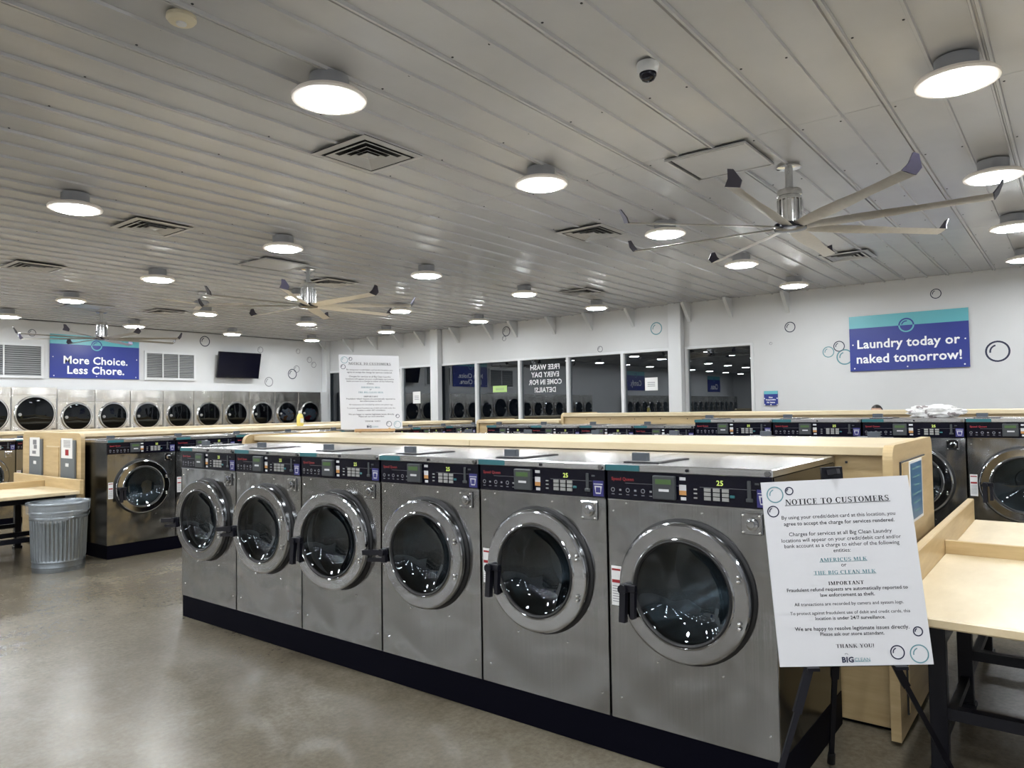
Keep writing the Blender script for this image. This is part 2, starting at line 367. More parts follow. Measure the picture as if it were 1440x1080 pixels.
# louvre grilles
def grille(x0, x1, z0, z1, n, label):
    e = empty('louvre_grille', label, 'vent', ((x0+x1)/2, YL, z0)); lo = Vector(e.location)
    def P(mb, name, mat): return mb.tr(Matrix.Translation(-lo)).build(name, mat, e)
    P(MB().box(x0, x1, YL-.01, YL-.002, z0, z1), 'backing', 'vent_dark')
    f = MB(); t = .05
    f.box(x0-t, x1+t, YL-.05, YL-.002, z0-t, z0).box(x0-t, x1+t, YL-.05, YL-.002, z1, z1+t).box(x0-t, x0, YL-.05, YL-.002, z0, z1).box(x1, x1+t, YL-.05, YL-.002, z0, z1); P(f, 'frame', 'white_trim')
    for k in range(1, n): x = x0+(x1-x0)*k/n; P(MB().box(x-.012, x+.012, YL-.05, YL-.01, z0, z1), 'divider', 'white_trim')
    s = MB(); h = (z1-z0)/14
    for k in range(14): z = z0+h*k; s.add([(x0, YL-.045, z), (x1, YL-.045, z), (x1, YL-.012, z+h*.75), (x0, YL-.012, z+h*.75), (x0, YL-.04, z-.004), (x1, YL-.04, z-.004), (x1, YL-.008, z+h*.7), (x0, YL-.008, z+h*.7)], [(0, 1, 2, 3), (7, 6, 5, 4), (0, 4, 5, 1), (3, 2, 6, 7), (0, 3, 7, 4), (1, 5, 6, 2)])
    P(s, 'slats', 'louver')['kind'] = 'stuff'
grille(4.6, 5.94, 2.49, 3.10, 2, 'grey slatted louvre grille left of the More Choice sign')
grille(8.12, 9.26, 2.51, 3.08, 3, 'grey slatted louvre grille between the More Choice sign and television')
# television
e = empty('television', 'black flat television tilted forward high on the dryer wall', 'television', (10.36, YL, 2.87))
MB().box(-.59, .59, -.03, .03, -.33, .33, .008).tr(Matrix.Translation((0, -.22, 0)) @ Matrix.Rotation(math.radians(12), 4, 'X')).build('screen_case', 'tv_black', e)
MB().box(-.57, .57, -.033, -.0305, -.31, .31).tr(Matrix.Translation((0, -.22, 0)) @ Matrix.Rotation(math.radians(12), 4, 'X')).build('screen', 'black_gloss', e)
MB().box(-.1, .1, -.2, -.002, -.06, .06).build('bracket', 'black', e)

# ================================================================== CEILING FIXTURES
LX = [2.73, 4.90, 7.20, 9.45, 11.70]; LXo = [.5, -1.75, -4.0, -6.3, -8.6, -10.9, -13.2, -15.5]; LY = [.50, 3.47, 7.07, 9.97, 12.83, 15.66]; LYo = [-2.6]
def make_light():
    e = empty('ceiling_light', '-', 'ceiling light', (0, 0, 0), 0, 'round disc ceiling lights')
    MB().lathe([(.0, -.0), (.115, 0), (.115, -.088), (.0, -.088)], 20).build('canopy', 'lamp_body', e, 40)
    MB().lathe([(.0, -.083), (.14, -.088), (.205, -.108), (.222, -.128), (.217, -.142), (.17, -.145), (.0, -.140)], 36).build('rim', 'lamp_rim', e, 40)
    d = MB().cyl((0, 0, -.141), (0, 0, -.152), .170, 28).build('diffuser', 'lamp_glow', e, 40)
    return e
proto = make_light(); first = True
cols = {0: 'nearest the camera', 1: 'second-nearest', 2: 'third-nearest', 3: 'fourth-nearest', 4: 'fifth-nearest'}
rows = ['rightmost row', 'second row from the right', 'third row from the right', 'third row from the dryer wall', 'second row from the dryer wall', 'row closest to the dryer wall']
for yi, y in enumerate(LY+LYo):
    for xi, x in enumerate(LX+LXo):
        o = proto if first else copy_tree(proto); first = False
        o.location = (x, y, ZC-.012)
        if yi < 6 and xi < 5:
            nx = 4-xi
            o['label'] = 'round ceiling light, ' + (f'{ordn(nx)} from the window wall' if nx else 'closest to the window wall') + f', {rows[yi]}'
        else:
            o['label'] = 'round glowing ceiling light outside the picture'; o['group'] = 'round ceiling lights out of view'
def make_vent(s=.305):
    e = empty('air_diffuser', '-', 'air vent', (0, 0, 0), 0, 'square ceiling air diffusers')
    MB().box(-s+.01, s-.01, -s+.01, s-.01, -.004, -.001).build('backing', 'vent_dark', e)
    def cone(a, b, z0, z1, t=.003):
        m = MB(); A = [(-a, -a), (a, -a), (a, a), (-a, a)]; B = [(-b, -b), (b, -b), (b, b), (-b, b)]
        vs_ = [(x, y, z0) for x, y in A]+[(x, y, z1) for x, y in B]+[(x, y, z0+t) for x, y in A]+[(x, y, z1+t) for x, y in B]
        fs = [(k, (k+1) % 4, 4+(k+1) % 4, 4+k) for k in range(4)]+[(12+k, 12+(k+1) % 4, 8+(k+1) % 4, 8+k) for k in range(4)]+[(8+k, 8+(k+1) % 4, (k+1) % 4, k) for k in range(4)]+[(4+k, 4+(k+1) % 4, 12+(k+1) % 4, 12+k) for k in range(4)]
        return m.add(vs_, fs)
    cone(s, s-.05, -.014, -.020).build('frame', 'vent_metal', e)
    for a, b in ((s-.075, s-.12), (s-.145, s-.185), (s-.205, s-.235)): cone(a, b, -.024, -.008).build('louvre_ring', 'vent_metal', e)
    cone(.055, .004, -.020, -.032).build('centre_cap', 'vent_metal', e)
    return e
vp = make_vent(); first = True
VX = [('in front of the first ceiling light, largest of the diffusers', 3.745, 4.29), ('at left, right of the leftmost big ceiling light', 3.73, 7.71), ('left of the big fan, beside its blade tips', 7.07, 4.31), ('under the right blades of the nearest fan, by the window wall', 10.5, 2.40), ('at the left edge of the picture', 3.71, 10.9), ('just behind the second fan\'s motor', 7.13, 9.05), ('above the windows, left of the wall braces', 10.58, 6.68), ('far back above the More Choice sign\'s right side', 7.0, 13.93)]
for lb, x, y in VX:
    o = vp if first else copy_tree(vp); first = False
    o.location = (x, y, ZC-.013); o['label'] = 'square ceiling air diffuser '+lb
def hatch(x, y, label):
    e = empty('access_hatch', label, 'hatch', (x, y, ZC-.013)); s = .33
    MB().box(-s, s, -s, s, -.004, -.0).build('shadow_gap', 'black', e); MB().box(-s+.045, s-.02, -s+.02, s-.045, -.014, -.004).build('panel', 'ceiling_paint', e)
    f = MB(); f.box(-s, s, -s, -s+.018, -.02, -.004).box(-s, s, s-.018, s, -.02, -.004).box(-s, -s+.018, -s+.018, s-.018, -.02, -.004).box(s-.018, s, -s+.018, s-.018, -.02, -.004); f.build('frame', 'vent_metal', e)
hatch(5.70, 2.25, 'square ceiling access hatch with dark outline left of the nearest fan'); hatch(5.73, 8.48, 'square ceiling access hatch beside the second fan'); hatch(5.7, 14.2, 'square ceiling access hatch left of the fan above the More Choice sign')
p = hz(911, 98, ZC-.05)
e = empty('dome_camera', 'small white dome security camera on the ceiling', 'camera', (p.x, p.y, ZC-.013))
MB().lathe([(0, 0), (.062, 0), (.066, -.01), (.062, -.045), (.05, -.06), (0, -.06)], 24).build('housing', 'frame_white', e, 40)
MB().lathe([(.05, -.055), (.049, -.075), (.035, -.098), (.015, -.108), (0, -.109)], 24).build('dome', 'black_gloss', e, 60)
p = hz(255, 27, ZC-.03)
e = empty('smoke_detector', 'cream round smoke detector on the ceiling at upper left', 'smoke detector', (p.x, p.y, ZC-.013))
MB().lathe([(0, 0), (.07, 0), (.072, -.02), (.06, -.034), (.03, -.038), (0, -.038)], 24).build('body', 'smoke_cream', e, 40)
MB().lathe([(.026, -.036), (.024, -.046), (0, -.047)], 16).build('sensor_cap', 'frame_white', e, 40)

def make_fan(R=1.42):
    e = empty('ceiling_fan', '-', 'ceiling fan')
    MB().lathe([(0, 0), (.095, 0), (.10, -.012), (.06, -.022), (0, -.022)], 24).build('ceiling_plate', 'silver', e, 40)
    m = MB().lathe([(.032, -.02), (.032, -.22)], 16)
    for z in (-.055, -.17): m.cyl((-.055, 0, z), (.055, 0, z), .01, 8)
    m.build('downrod', 'vent_metal', e, 40)
    MB().lathe([(0, -.20), (.095, -.20), (.10, -.21), (.10, -.25), (.092, -.255), (.092, -.265), (.10, -.27), (.10, -.285), (.092, -.29), (.0, -.29)], 32).build('motor_cap', 'silver', e, 40)
    m = MB().lathe([(0, -.285), (.082, -.285), (.082, -.49), (0, -.49)], 28)
    for k in range(18):
        a = 2*math.pi*k/18; c_, s_ = math.cos(a), math.sin(a)
        m.bar((.093*c_, .093*s_, -.285), (.093*c_, .093*s_, -.485), .011, .026, (c_, s_, 0))
    m.build('motor', 'silver', e, 30)
    MB().lathe([(0, -.485), (.13, -.488), (.135, -.50), (.13, -.53), (.06, -.545), (0, -.545)], 32).build('hub', 'black_gloss', e, 40)
    for k in range(8):
        b = MB(); st = []
        for j in range(7):
            r = .10+(R-.10)*j/6; c = .052+.018*math.sin(math.pi*min(1, j/4)) if j < 6 else .055; tw = math.radians(-14)
            for a, t in ((-1, 0), (-.4, .35), (.3, .30), (1, 0), (.3, -.12), (-.4, -.12)):
                st.append((r, a*c*math.cos(tw), -.515+a*c*math.sin(tw)+t*.035))
        fs = [(6*j+i, 6*j+(i+1) % 6, 6*j+6+(i+1) % 6, 6*j+6+i) for j in range(6) for i in range(6)]+[(5, 4, 3, 2, 1, 0), tuple(36+i for i in range(6))]
        bl = b.add(st, fs).build('blade', 'fan_alu', e, 40); bl.rotation_euler = (0, 0, k*math.pi/4)
        t = MB(); t.prism([(-.052, 0), (.052, 0), (.075, .055), (.03, .13), (-.01, .13), (-.02, .06)], lambda a, h: (R-.004+h*.45, a, -.515+h*.85-a*.24), lambda a, h: (R+.008+h*.45, a, -.515+h*.85-a*.24))
        t.build('blade_tip', 'tip_shade', bl)
    return e
fp = make_fan()
FANS = [('nearest and largest ceiling fan, silver motor and eight blades, at upper right', 6.22, 1.86, 2), ('second ceiling fan with silver motor, in the middle of the ceiling', 6.25, 8.44, -3), ('far ceiling fan with silver motor in front of the More Choice sign', 6.22, 14.88, 0)]
for k, (lb, x, y, a) in enumerate(FANS):
    o = fp if k == 0 else copy_tree(fp); o.location = (x, y, ZC-.013); o.rotation_euler = (0, 0, math.radians(a)); o['label'] = lb; o['group'] = 'large eight-blade ceiling fans'
e = empty('small_ceiling_fan', 'small pale ceiling fan with thin blades behind a ceiling light, far left', 'ceiling fan', (6.30, 11.35, ZC-.013))
MB().lathe([(0, 0), (.05, 0), (.05, -.03), (.016, -.035), (.016, -.14), (0, -.14)], 16).build('downrod', 'white_trim', e, 40)
MB().lathe([(0, -.13), (.10, -.135), (.12, -.16), (.12, -.20), (.09, -.22), (0, -.22)], 24).build('motor', 'lamp_body', e, 40)
for k in range(3):
    b = MB().box(.08, .68, -.05, .05, -.20, -.19, .003).build('blade', 'fan_alu', e); b.rotation_euler = (0, 0, math.radians(-52+120*k))

# ================================================================== WASHER
D = .965; HB = 1.205; BW = .796
DCX, DCZ, DR = -.005, .645, .312         # door centre (x from machine middle, z above body bottom), outer radius
def make_washer():
    e = empty('washer', '-', 'washing machine')
    h = BW/2
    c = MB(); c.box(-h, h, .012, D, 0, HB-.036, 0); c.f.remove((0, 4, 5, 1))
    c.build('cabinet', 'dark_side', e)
    # front panel with round opening
    f = MB(); n = 64; hr = .262; z0, z1 = 0.0, HB-.171; vs_ = []; cx, cz = DCX, DCZ
    for k in range(n):
        a = 2*math.pi*k/n; ca, sa = math.cos(a), math.sin(a); t = 1e9
        if ca > 1e-6: t = min(t, (h-cx)/ca)
        if ca < -1e-6: t = min(t, (-h-cx)/ca)
        if sa > 1e-6: t = min(t, (z1-cz)/sa)
        if sa < -1e-6: t = min(t, (z0-cz)/sa)
        vs_ += [(cx+hr*ca, 0, cz+hr*sa), (cx+t*ca, 0, cz+t*sa), (cx+hr*ca, .05, cz+hr*sa)]
    fs = []
    for k in range(n):
        j = (k+1) % n; fs += [(3*k, 3*k+1, 3*j+1, 3*j), (3*k, 3*j, 3*j+2, 3*k+2)]
    f.add(vs_, fs)
    for sx in (-1, 1):
        for sz in (z0, z1):
            a0 = [v for v in vs_ if abs(v[1]) < 1e-6 and abs(v[0]-sx*h) < 1e-4]; b0 = [v for v in vs_ if abs(v[1]) < 1e-6 and abs(v[2]-sz) < 1e-4]
            pa = min(a0, key=lambda v: abs(v[2]-sz)); pb = min(b0, key=lambda v: abs(v[0]-sx*h)); f.add([pa, pb, (sx*h, 0, sz)], [(0, 1, 2)])
    f.box(-h, -h+.004, 0, .012, z0, z1).box(h-.004, h, 0, .012, z0, z1)
    f.build('front_panel', 'steel', e, fix=True)
    # lid
    MB().box(-h-.002, h+.002, -.012, D, HB-.034, HB, .004).build('lid', 'steel_top', e)
    MB().box(-h+.0, -h+.178, -.0155, -.0122, HB-.030, HB-.003).build('teal_tag', 'teal', e)
    k_ = MB().lathe([(0, -.024), (.012, -.024), (.013, -.014)], 14, (h-.018, 0, HB-.018), 'y'); k_.build('lid_lock', 'chrome', e, 40)
    MB().lathe([(0, -.021), (.007, -.020), (.008, -.013)], 10, (.02, 0, HB-.018), 'y').build('lid_button', 'black', e, 40)
    # soap dispenser on the lid
    x0 = -h+.045
    m = MB(); m.box(x0, x0+.19, .08, .42, HB, HB+.006); m.build('dispenser_rim', 'black', e)
    MB().box(x0+.012, x0+.178, .092, .408, HB+.006, HB+.010).build('dispenser_lid', 'steel_top', e)
    MB().box(x0+.015, x0+.10, .135, .165, HB+.006, HB+.046, .003).build('dispenser_tab', 'tab_grey', e)
    # control panel
    P = HB-.171
    cp = MB().box(-h+.003, h-.003, -.004, .03, P+.002, HB-.034).build('control_panel', 'black_gloss', e)
    T = lambda mb, name, mat, y=-.0052: mb.tr(plane_m((0, y, 0), (1, 0, 0), (0, 0, 1))).build(name, mat, cp, fix=False)
    T(MB().text('Speed Queen', -h+.085, P+.098, width=.12, bold=.02), 'logo', 'red_print')
    a = MB()
    for k in range(6):
        x = -h+.032+k*.04; a.ring(x, P+.048, .011, .0035, n=8) if k % 2 == 0 else a.rect(x, P+.048, .012, .009); a.rect(x, P+.027, .016, .003)
    a.rect(-.15, P+.082, .30, .0012); a.rect(.2, P+.082, .25, .0012); T(a, 'cycle_icons', 'grey_print')
    cr = MB().box(-h+.252, -h+.362, -.028, -.004, P+.018, P+.126, .004).build('card_reader', 'grey_plastic', cp)
    MB().box(-h+.268, -h+.346, -.030, -.0282, P+.088, P+.110).build('reader_screen', 'lcd', cp); MB().box(-h+.285, -h+.335, -.030, -.0282, P+.055, P+.066).build('reader_slot', 'white_print', cp)
    T(MB().rect(-h+.392, P+.075, .034, .026).rect(-h+.392, P+.115, .03, .014).rect(-h+.395, P+.026, .026, .014), 'card_sticker', 'white_print'); T(MB().rect(-h+.392, P+.052, .034, .020), 'card_sticker', 'orange_print')
    m = MB()
    for i in range(3):
        for j in range(3): m.box(-h+.494+i*.041, -h+.524+i*.041, -.009, -.004, P+.026+j*.019, P+.041+j*.019)
    m.box(-h+.445, -h+.460, -.007, -.004, P+.03, P+.036).box(-h+.445, -h+.460, -.007, -.004, P+.05, P+.056).box(-h+.445, -h+.460, -.007, -.004, P+.068, P+.074)
    m.build('keypad', 'keys', cp)
    T(MB().text('25', -h+.566, P+.104, width=.030, bold=.02), 'digits', 'digit'); MB().box(-h+.61, -h+.632, -.008, -.004, P+.042, P+.054, .002).build('start_key', 'teal', cp)
    m = MB(); m.box(-h+.688, -h+.704, -.010, -.004, P+.035, P+.12, .002); m.box(-h+.682, -h+.712, -.012, -.004, P+.03, P+.045, .002); m.box(-h+.72, -h+.738, -.007, -.004, P+.104, P+.112); m.build('coin_slot', 'grey_plastic', cp)
    st = MB().box(-h+.728, -h+.786, -.0065, -.004, P+.010, P+.085).build('soap_sticker', 'blue_sticker', cp)
    a = MB(); a.add([(-.014, -.02, 0), (.014, -.02, 0), (.021, .018, 0), (-.021, .018, 0)], [(0, 1, 2, 3)]); a.rect(0, .027, .05, .004); a.tr(plane_m((-h+.757, -.0072, P+.042), (1, 0, 0), (0, 0, 1))).build('cup_mark', 'white_print', cp, fix=False)
    a = MB(); a.rect(0, -.001, .026, .026).tr(plane_m((-h+.757, -.0078, P+.042), (1, 0, 0), (0, 0, 1))).build('cup_mark', 'blue_sticker', cp, fix=False)
    MB().box(-h+.003, h-.003, -.006, .0, P-.003, P+.003).build('trim_strip', 'chrome', e)
    # coin box
    x, z = h-.093, .972
    cb = MB().box(x-.046, x+.046, -.010, 0, z-.045, z+.046, .003).build('coin_box', 'chrome', e)
    MB().lathe([(0, -.03), (.014, -.03), (.016, -.022), (.026, -.020), (.028, -.008)], 20, (x+.004, 0, z), 'y').build('lock_knob', 'chrome', cb, 35)
    m = MB()
    for i in (-1, 1):
        for j in (-1, 1): m.lathe([(0, -.016), (.005, -.015), (.006, -.009)], 8, (x+i*.036, 0, z+j*.036), 'y')
    m.build('bolts', 'screw_bright', cb, 50)
    wl_ = MB().box(-h+.012, -h+.066, -.0015, 0, .53, .717).build('warning_label', 'paper', e)
    T2 = MB().rect(-h+.039, .70, .046, .009).rect(-h+.039, .645, .046, .015); T2.tr(plane_m((0, -.003, 0), (1, 0, 0), (0, 0, 1))).build('red_bars', 'red_print', wl_, fix=False)
    T3 = MB()
    for k in range(7): T3.rect(-h+.039, .622-k*.012, .042, .003)
    T3.tr(plane_m((0, -.003, 0), (1, 0, 0), (0, 0, 1))).build('small_print', 'grey_print', wl_, fix=False)
    m = MB()
    for x, z in ((-.15, .302), (.16, .302), (-h+.055, .10), (h-.04, .097), (-h+.03, .98), (.08, 1.0), (-h+.1, 1.02)): m.lathe([(0, -.004), (.004, -.004), (.006, 0)], 8, (x, 0, z), 'y')
    m.build('front_screws', 'screw_bright', e, 50)
    # drum and gasket
    MB().lathe([(.262, .03), (.275, .06), (.285, .10), (.29, .30), (.285, .50), (.10, .50), (.09, .48), (0, .48)], 40, (DCX, 0, DCZ), 'y', rf=lambda r, hh, a, j: r*(1-.05*max(0, math.cos(3*a))**12) if 2 <= j <= 4 else r).build('drum', 'drum_steel', e, 30)
    MB().lathe([(.262, .012), (.275, -.010), (.318, -.012), (.326, -.006), (.326, .0)], 56, (DCX, 0, DCZ), 'y').build('door_gasket', 'rubber', e, 40)
    # door: origin on the hinge at the right
    hg = (DCX+.30, -.010, DCZ); c0 = (-.30, 0, 0)
    d = MB().lathe([(.312, .004), (.313, -.028), (.311, -.036), (.306, -.0405), (.300, -.042), (.298, -.0425), (.246, -.0425), (.242, -.046), (.238, -.048), (.231, -.043), (.226, -.034), (.222, -.012), (.222, .004)], 72, c0, 'y').build('door', 'chrome', e, 13, hg)
    MB().lathe([(0, .035), (.10, .028), (.17, .006), (.205, -.028), (.224, -.038)], 56, c0, 'y').build('door_glass', 'door_glass', d, 60)
    MB().lathe([(.222, -.030), (.222, -.044), (.230, -.050), (.236, -.047)], 56, c0, 'y').build('glass_seal', 'rubber', d, 40)
    m = MB()
    for dz in (-.108, -.088, .088, .108): m.lathe([(0, -.058), (.007, -.056), (.009, -.046)], 10, (-.035, 0, dz), 'y')
    m.build('hinge_bolts', 'screw_bright', d, 50)
    hd = MB(); hd.bar((0, -.02, .02), (0, -.035, -.15), .030, .030, (0, 1, 0)); hd.bar((.045, -.012, .015), (.045, -.02, -.13), .022, .026, (0, 1, 0)); hd.cyl((0, .0, .0), (0, -.045, 0), .022, 14); hd.box(-.012, .06, -.03, -.005, -.012, .022, .003)
    hd.build('handle', 'black', d, 40, (-.30-.272, -.045, -.01))
    return e
WASH = make_washer(); _wf = [True]
def washer(mid, zb, rz, label, group, scale=(1, 1, 1), open_=0, lift=0):
    o = WASH if _wf[0] else copy_tree(WASH); _wf[0] = False
    o.location = (mid[0], mid[1], zb); o.rotation_euler = (0, 0, rz); o.scale = scale; o['label'] = label; o['group'] = group
    for ch in o.children:
        if ch.name.split('.')[0] == 'door' and open_:
            ch.rotation_euler = (0, 0, math.radians(open_))
        if ch.name.split('.')[0] == 'door' and lift:
            for g in ch.children:
                if g.name.startswith('handle'): g.rotation_euler = (0, math.radians(lift), 0)
    return o
PB = .174
def plinth(x0, x1, y0, y1, h, label): tag(MB().box(x0, x1, y0, y1, 0, h-.001, .003).build('machine_plinth', 'plinth_black'), label, 'plinth')
# front row, facing the camera's left (-X)
R1 = ['nearest washer of the front row, half covered by the notice on the easel', 'second washer from the notice easel in the front row', 'third washer from the notice easel in the front row', 'fourth washer from the notice easel, its chrome door ajar', 'fifth washer from the notice easel in the front row', 'farthest washer of the front row, at the open aisle end']
OP = [0, 0, 3, 9, 4, 5]; LF = [0, 0, 85, 0, 85, 85]
for k in range(6): washer((X1, Y6+(k+.5)*WP), PB, -math.pi/2, 'steel '+R1[k], 'front row washers', open_=OP[k], lift=LF[k])
plinth(X1+.006, X1+D, Y6+.004, Y6+6*WP-.004, PB, 'long black plinth under the front row of washers')
# back of the same island, facing +X
XBK = 6.12
for k in range(6): washer((XBK, Y6+.1+(k+.5)*WP), PB+.012, math.pi/2, f'steel washer behind the front bulkhead facing away, {ordn(k)} from its poster end', 'washers behind the front bulkhead')
plinth(XBK-D, XBK-.006, Y6+.1, Y6+.1+6*WP, PB+.012, 'black plinth under the washers behind the front bulkhead')
# left island (row A) facing -Y
for k in range(9): washer((3.74+(k+.5)*WP, 8.8), .160, 0, ('steel washer with dark side ending the left row, beside the trash can' if k == 0 else f'steel washer in the left island row, {ordn(k)} past the one beside the trash can'), 'left island washers')
plinth(3.75, 3.74+9*WP, 8.806, 8.8+D, .160, 'black plinth under the left island washers beside the trash can')
# second island (row 2) facing -X: big machines near, standard beyond
X2 = 8.2
BWP = .92; bs = (BWP/WP, 1.05, (1.49-.174)/HB)
for k in range(5): washer((X2, 3.63-(k+.5)*BWP), .174, -math.pi/2, f'larger steel washer in the second island, {ordn(k)} from the step down to smaller washers', 'larger washers of the second island', bs)
plinth(X2+.006, X2+1.0, 3.63-5*BWP, 3.63-.004, .174, 'black plinth under the larger washers of the second island')
for k in range(4): washer((X2, 3.63+(k+.5)*WP), .212, -math.pi/2, f'smaller steel washer in the second island, {ordn(k)} beyond the larger washers', 'smaller washers of the second island')
plinth(X2+.006, X2+D, 3.63+.004, 3.63+4*WP, .212, 'black plinth under the smaller washers of the second island')
# row C far left facing -Y
for k in range(3): washer((4.19+(k-.5)*WP, 13.0), .10, 0, ['steel washer at the left picture edge, behind the folding table', 'steel washer seen left of the wooden end panel with grey boxes', 'steel washer hidden behind the wooden end panel with grey boxes'][k], 'washers of the far left row')
plinth(4.19-.5*WP-WP/2, 4.19+2*WP, 13.006, 13.0+D, .10, 'black plinth under the far left row of washers')

# ================================================================== BULKHEADS
def rboard(x0, x1, z0, z1, r):   # board outline with two rounded top corners
    pts = [(x0, z0), (x1, z0)]
    for k in range(7): a = math.pi/2*k/6; pts.append((x1-r+r*math.cos(a), z1-r+r*math.sin(a)))
    for k in range(7): a = math.pi/2+math.pi/2*k/6; pts.append((x0+r+r*math.cos(a), z1-r+r*math.sin(a)))
    return pts
def bulkhead(label, axis, a0, a1, d0, d1, zt, ends=(1, 1), seg=2.44, ext=.15):
    # runs along axis ('x' or 'y') from a0 to a1, depth d0..d1 across
    org = ((a0+a1)/2, (d0+d1)/2, 0) if axis == 'x' else ((d0+d1)/2, (a0+a1)/2, 0)
    e = empty('wooden_bulkhead', label, 'bulkhead', org); lo = Vector(org)
    def bx(A0, A1, D0, D1, z0, z1, b=0):
        return MB().box(*((A0, A1, D0, D1) if axis == 'x' else (D0, D1, A0, A1)), z0, z1, b).tr(Matrix.Translation(-lo))
    n = max(1, round((a1-a0)/seg)); s = (a1-a0)/n
    for k in range(n):
        A0, A1 = a0+k*s+.001, a0+(k+1)*s-.001
        bx(A0, A1, d0, d0+.02, .02, zt-.05).build('face_panel', 'wood_h', e); bx(A0, A1, d1-.02, d1, .02, zt-.05).build('face_panel', 'wood_h', e)
        bx(A0, A1, d0-.055, d1+.055, zt-.046, zt, .004).build('top_board', 'wood_top', e)
    bx(a0, a1, d0+.021, d1-.021, 0, .1).build('base', 'plinth_black', e)
    m = MB()
    for k in range(int((a1-a0)/.4)):
        A = a0+.2+k*.4; z = zt-.085
        for dd, sg in ((d0, -1), (d1, 1)): m.add(*(lambda q: (q.v, q.f))(bx(A-.006, A+.006, dd+sg*.004 if sg < 0 else dd, dd if sg < 0 else dd+.004, z-.006, z+.006)))
    m.build('panel_screws', 'screw', e)
    for A, on, sg in ((a0, ends[0], -1), (a1, ends[1], 1)):
        if not on: continue
        po = rboard(d0-ext, d1+.06, .02, zt+.012, .07)
        f0 = (lambda A_: (lambda a, b: (A_-lo.x, a-lo.y, b))) if axis == 'x' else (lambda A_: (lambda a, b: (a-lo.x, A_-lo.y, b)))
        MB().prism(po, f0(A), f0(A+sg*.045)).build('end_board', 'wood_h', e)
    return e
b1 = bulkhead('maple plywood bulkhead behind the front row of washers', 'y', .77, 6.30, 4.08, 5.06, 1.43)
ba = bulkhead('maple plywood bulkhead of the left island with the yellow bottle on it', 'x', 3.71, 11.2, 9.80, 11.05, 1.43, (1, 0), ext=.50)
b2 = bulkhead('higher maple plywood bulkhead behind the larger washers of the second island', 'y', -1.2, 6.2, 9.26, 10.2, 1.565, (0, 1), ext=.03)
b3 = bulkhead('lower maple plywood bulkhead at the far end of the second island', 'y', 6.26, 7.9, 9.26, 10.2, 1.47, (0, 1), ext=.03)
bc = bulkhead('maple plywood bulkhead in front of the dryers along the left wall', 'x', 3.3, 12.4, 14.0, 14.9, 1.40, (0, 0))
# poster door on the near end of the front bulkhead (faces -Y)
lo = Vector(b1.location)
def near(mb, name, mat, par=b1): return mb.tr(Matrix.Translation(-lo)).build(name, mat, par)
near(MB().box(4.09, 4.80, .717, .7245, .10, 1.352), 'door_gap', 'seam_dark'); dr = near(MB().box(4.098, 4.792, .711, .7165, .108, 1.345), 'access_door', 'wood_h')
near(MB().box(4.26, 4.64, .7085, .7108, 1.02, 1.345), 'poster_margin', 'paper', b1); near(MB().box(4.285, 4.615, .707, .7084, 1.035, 1.33), 'poster', 'poster_blue', b1)
m = MB()
for k in range(6): m.rect(4.45, 1.30-k*.045, .26-.05*(k % 3), .009)
MB().add(m.v, m.f).tr(Matrix.Translation(-lo) @ plane_m((0, .7062, 0), (1, 0, 0), (0, 0, 1))).build('poster_lines', 'teal_print', b1, fix=False)
# boxes, papers and door on the end panel of the left island (faces -X at X=3.665)
lo2 = Vector(ba.location); XE = 3.664
def lft(y0, y1, z0, z1, d0, d1, name, mat): return MB().box(XE-d1, XE-d0, y0, y1, z0, z1, .003 if d1-d0 > .02 else 0).tr(Matrix.Translation(-lo2)).build(name, mat, ba)
for yc, zz in ((10.62, .60), (9.62, .60)):
    lft(yc-.20, yc+.20, .45, 1.36, .001, .025, 'dispenser_box', 'box_grey'); lft(yc-.15, yc+.17, 1.14, 1.38, .0255, .028, 'paper_notice_or_reflection', 'paper'); lft(yc-.04, yc+.05, 1.04, 1.08, .0255, .027, 'box_label', 'paper')
m = MB(); 
for k in range(5): m.rect(0, .09-k*.018, .2, .008)
m.tr(Matrix.Translation(-lo2) @ plane_m((XE-.0295, 9.62, 1.26), (0, -1, 0), (0, 0, 1))).build('paper_print', 'grey_print', ba, fix=False)
MB().rect(0, -.05, .10, .07).tr(Matrix.Translation(-lo2) @ plane_m((XE-.0295, 9.62, 1.26), (0, -1, 0), (0, 0, 1))).build('paper_print', 'red_print', ba, fix=False)
m = MB(); m.rect(0, .06, .12, .06).rect(0.02, -.0, .10, .05).rect(-.02, -.07, .12, .04)
m.tr(Matrix.Translation(-lo2) @ plane_m((XE-.0295, 10.62, 1.26), (0, -1, 0), (0, 0, 1))).build('paper_print', 'grey_print', ba, fix=False)
lft(9.90, 10.31, .30, 1.28, .001, .004, 'door_gap', 'wood_edge'); lft(9.915, 10.295, .30, 1.265, .004, .014, 'access_door', 'wood_h')

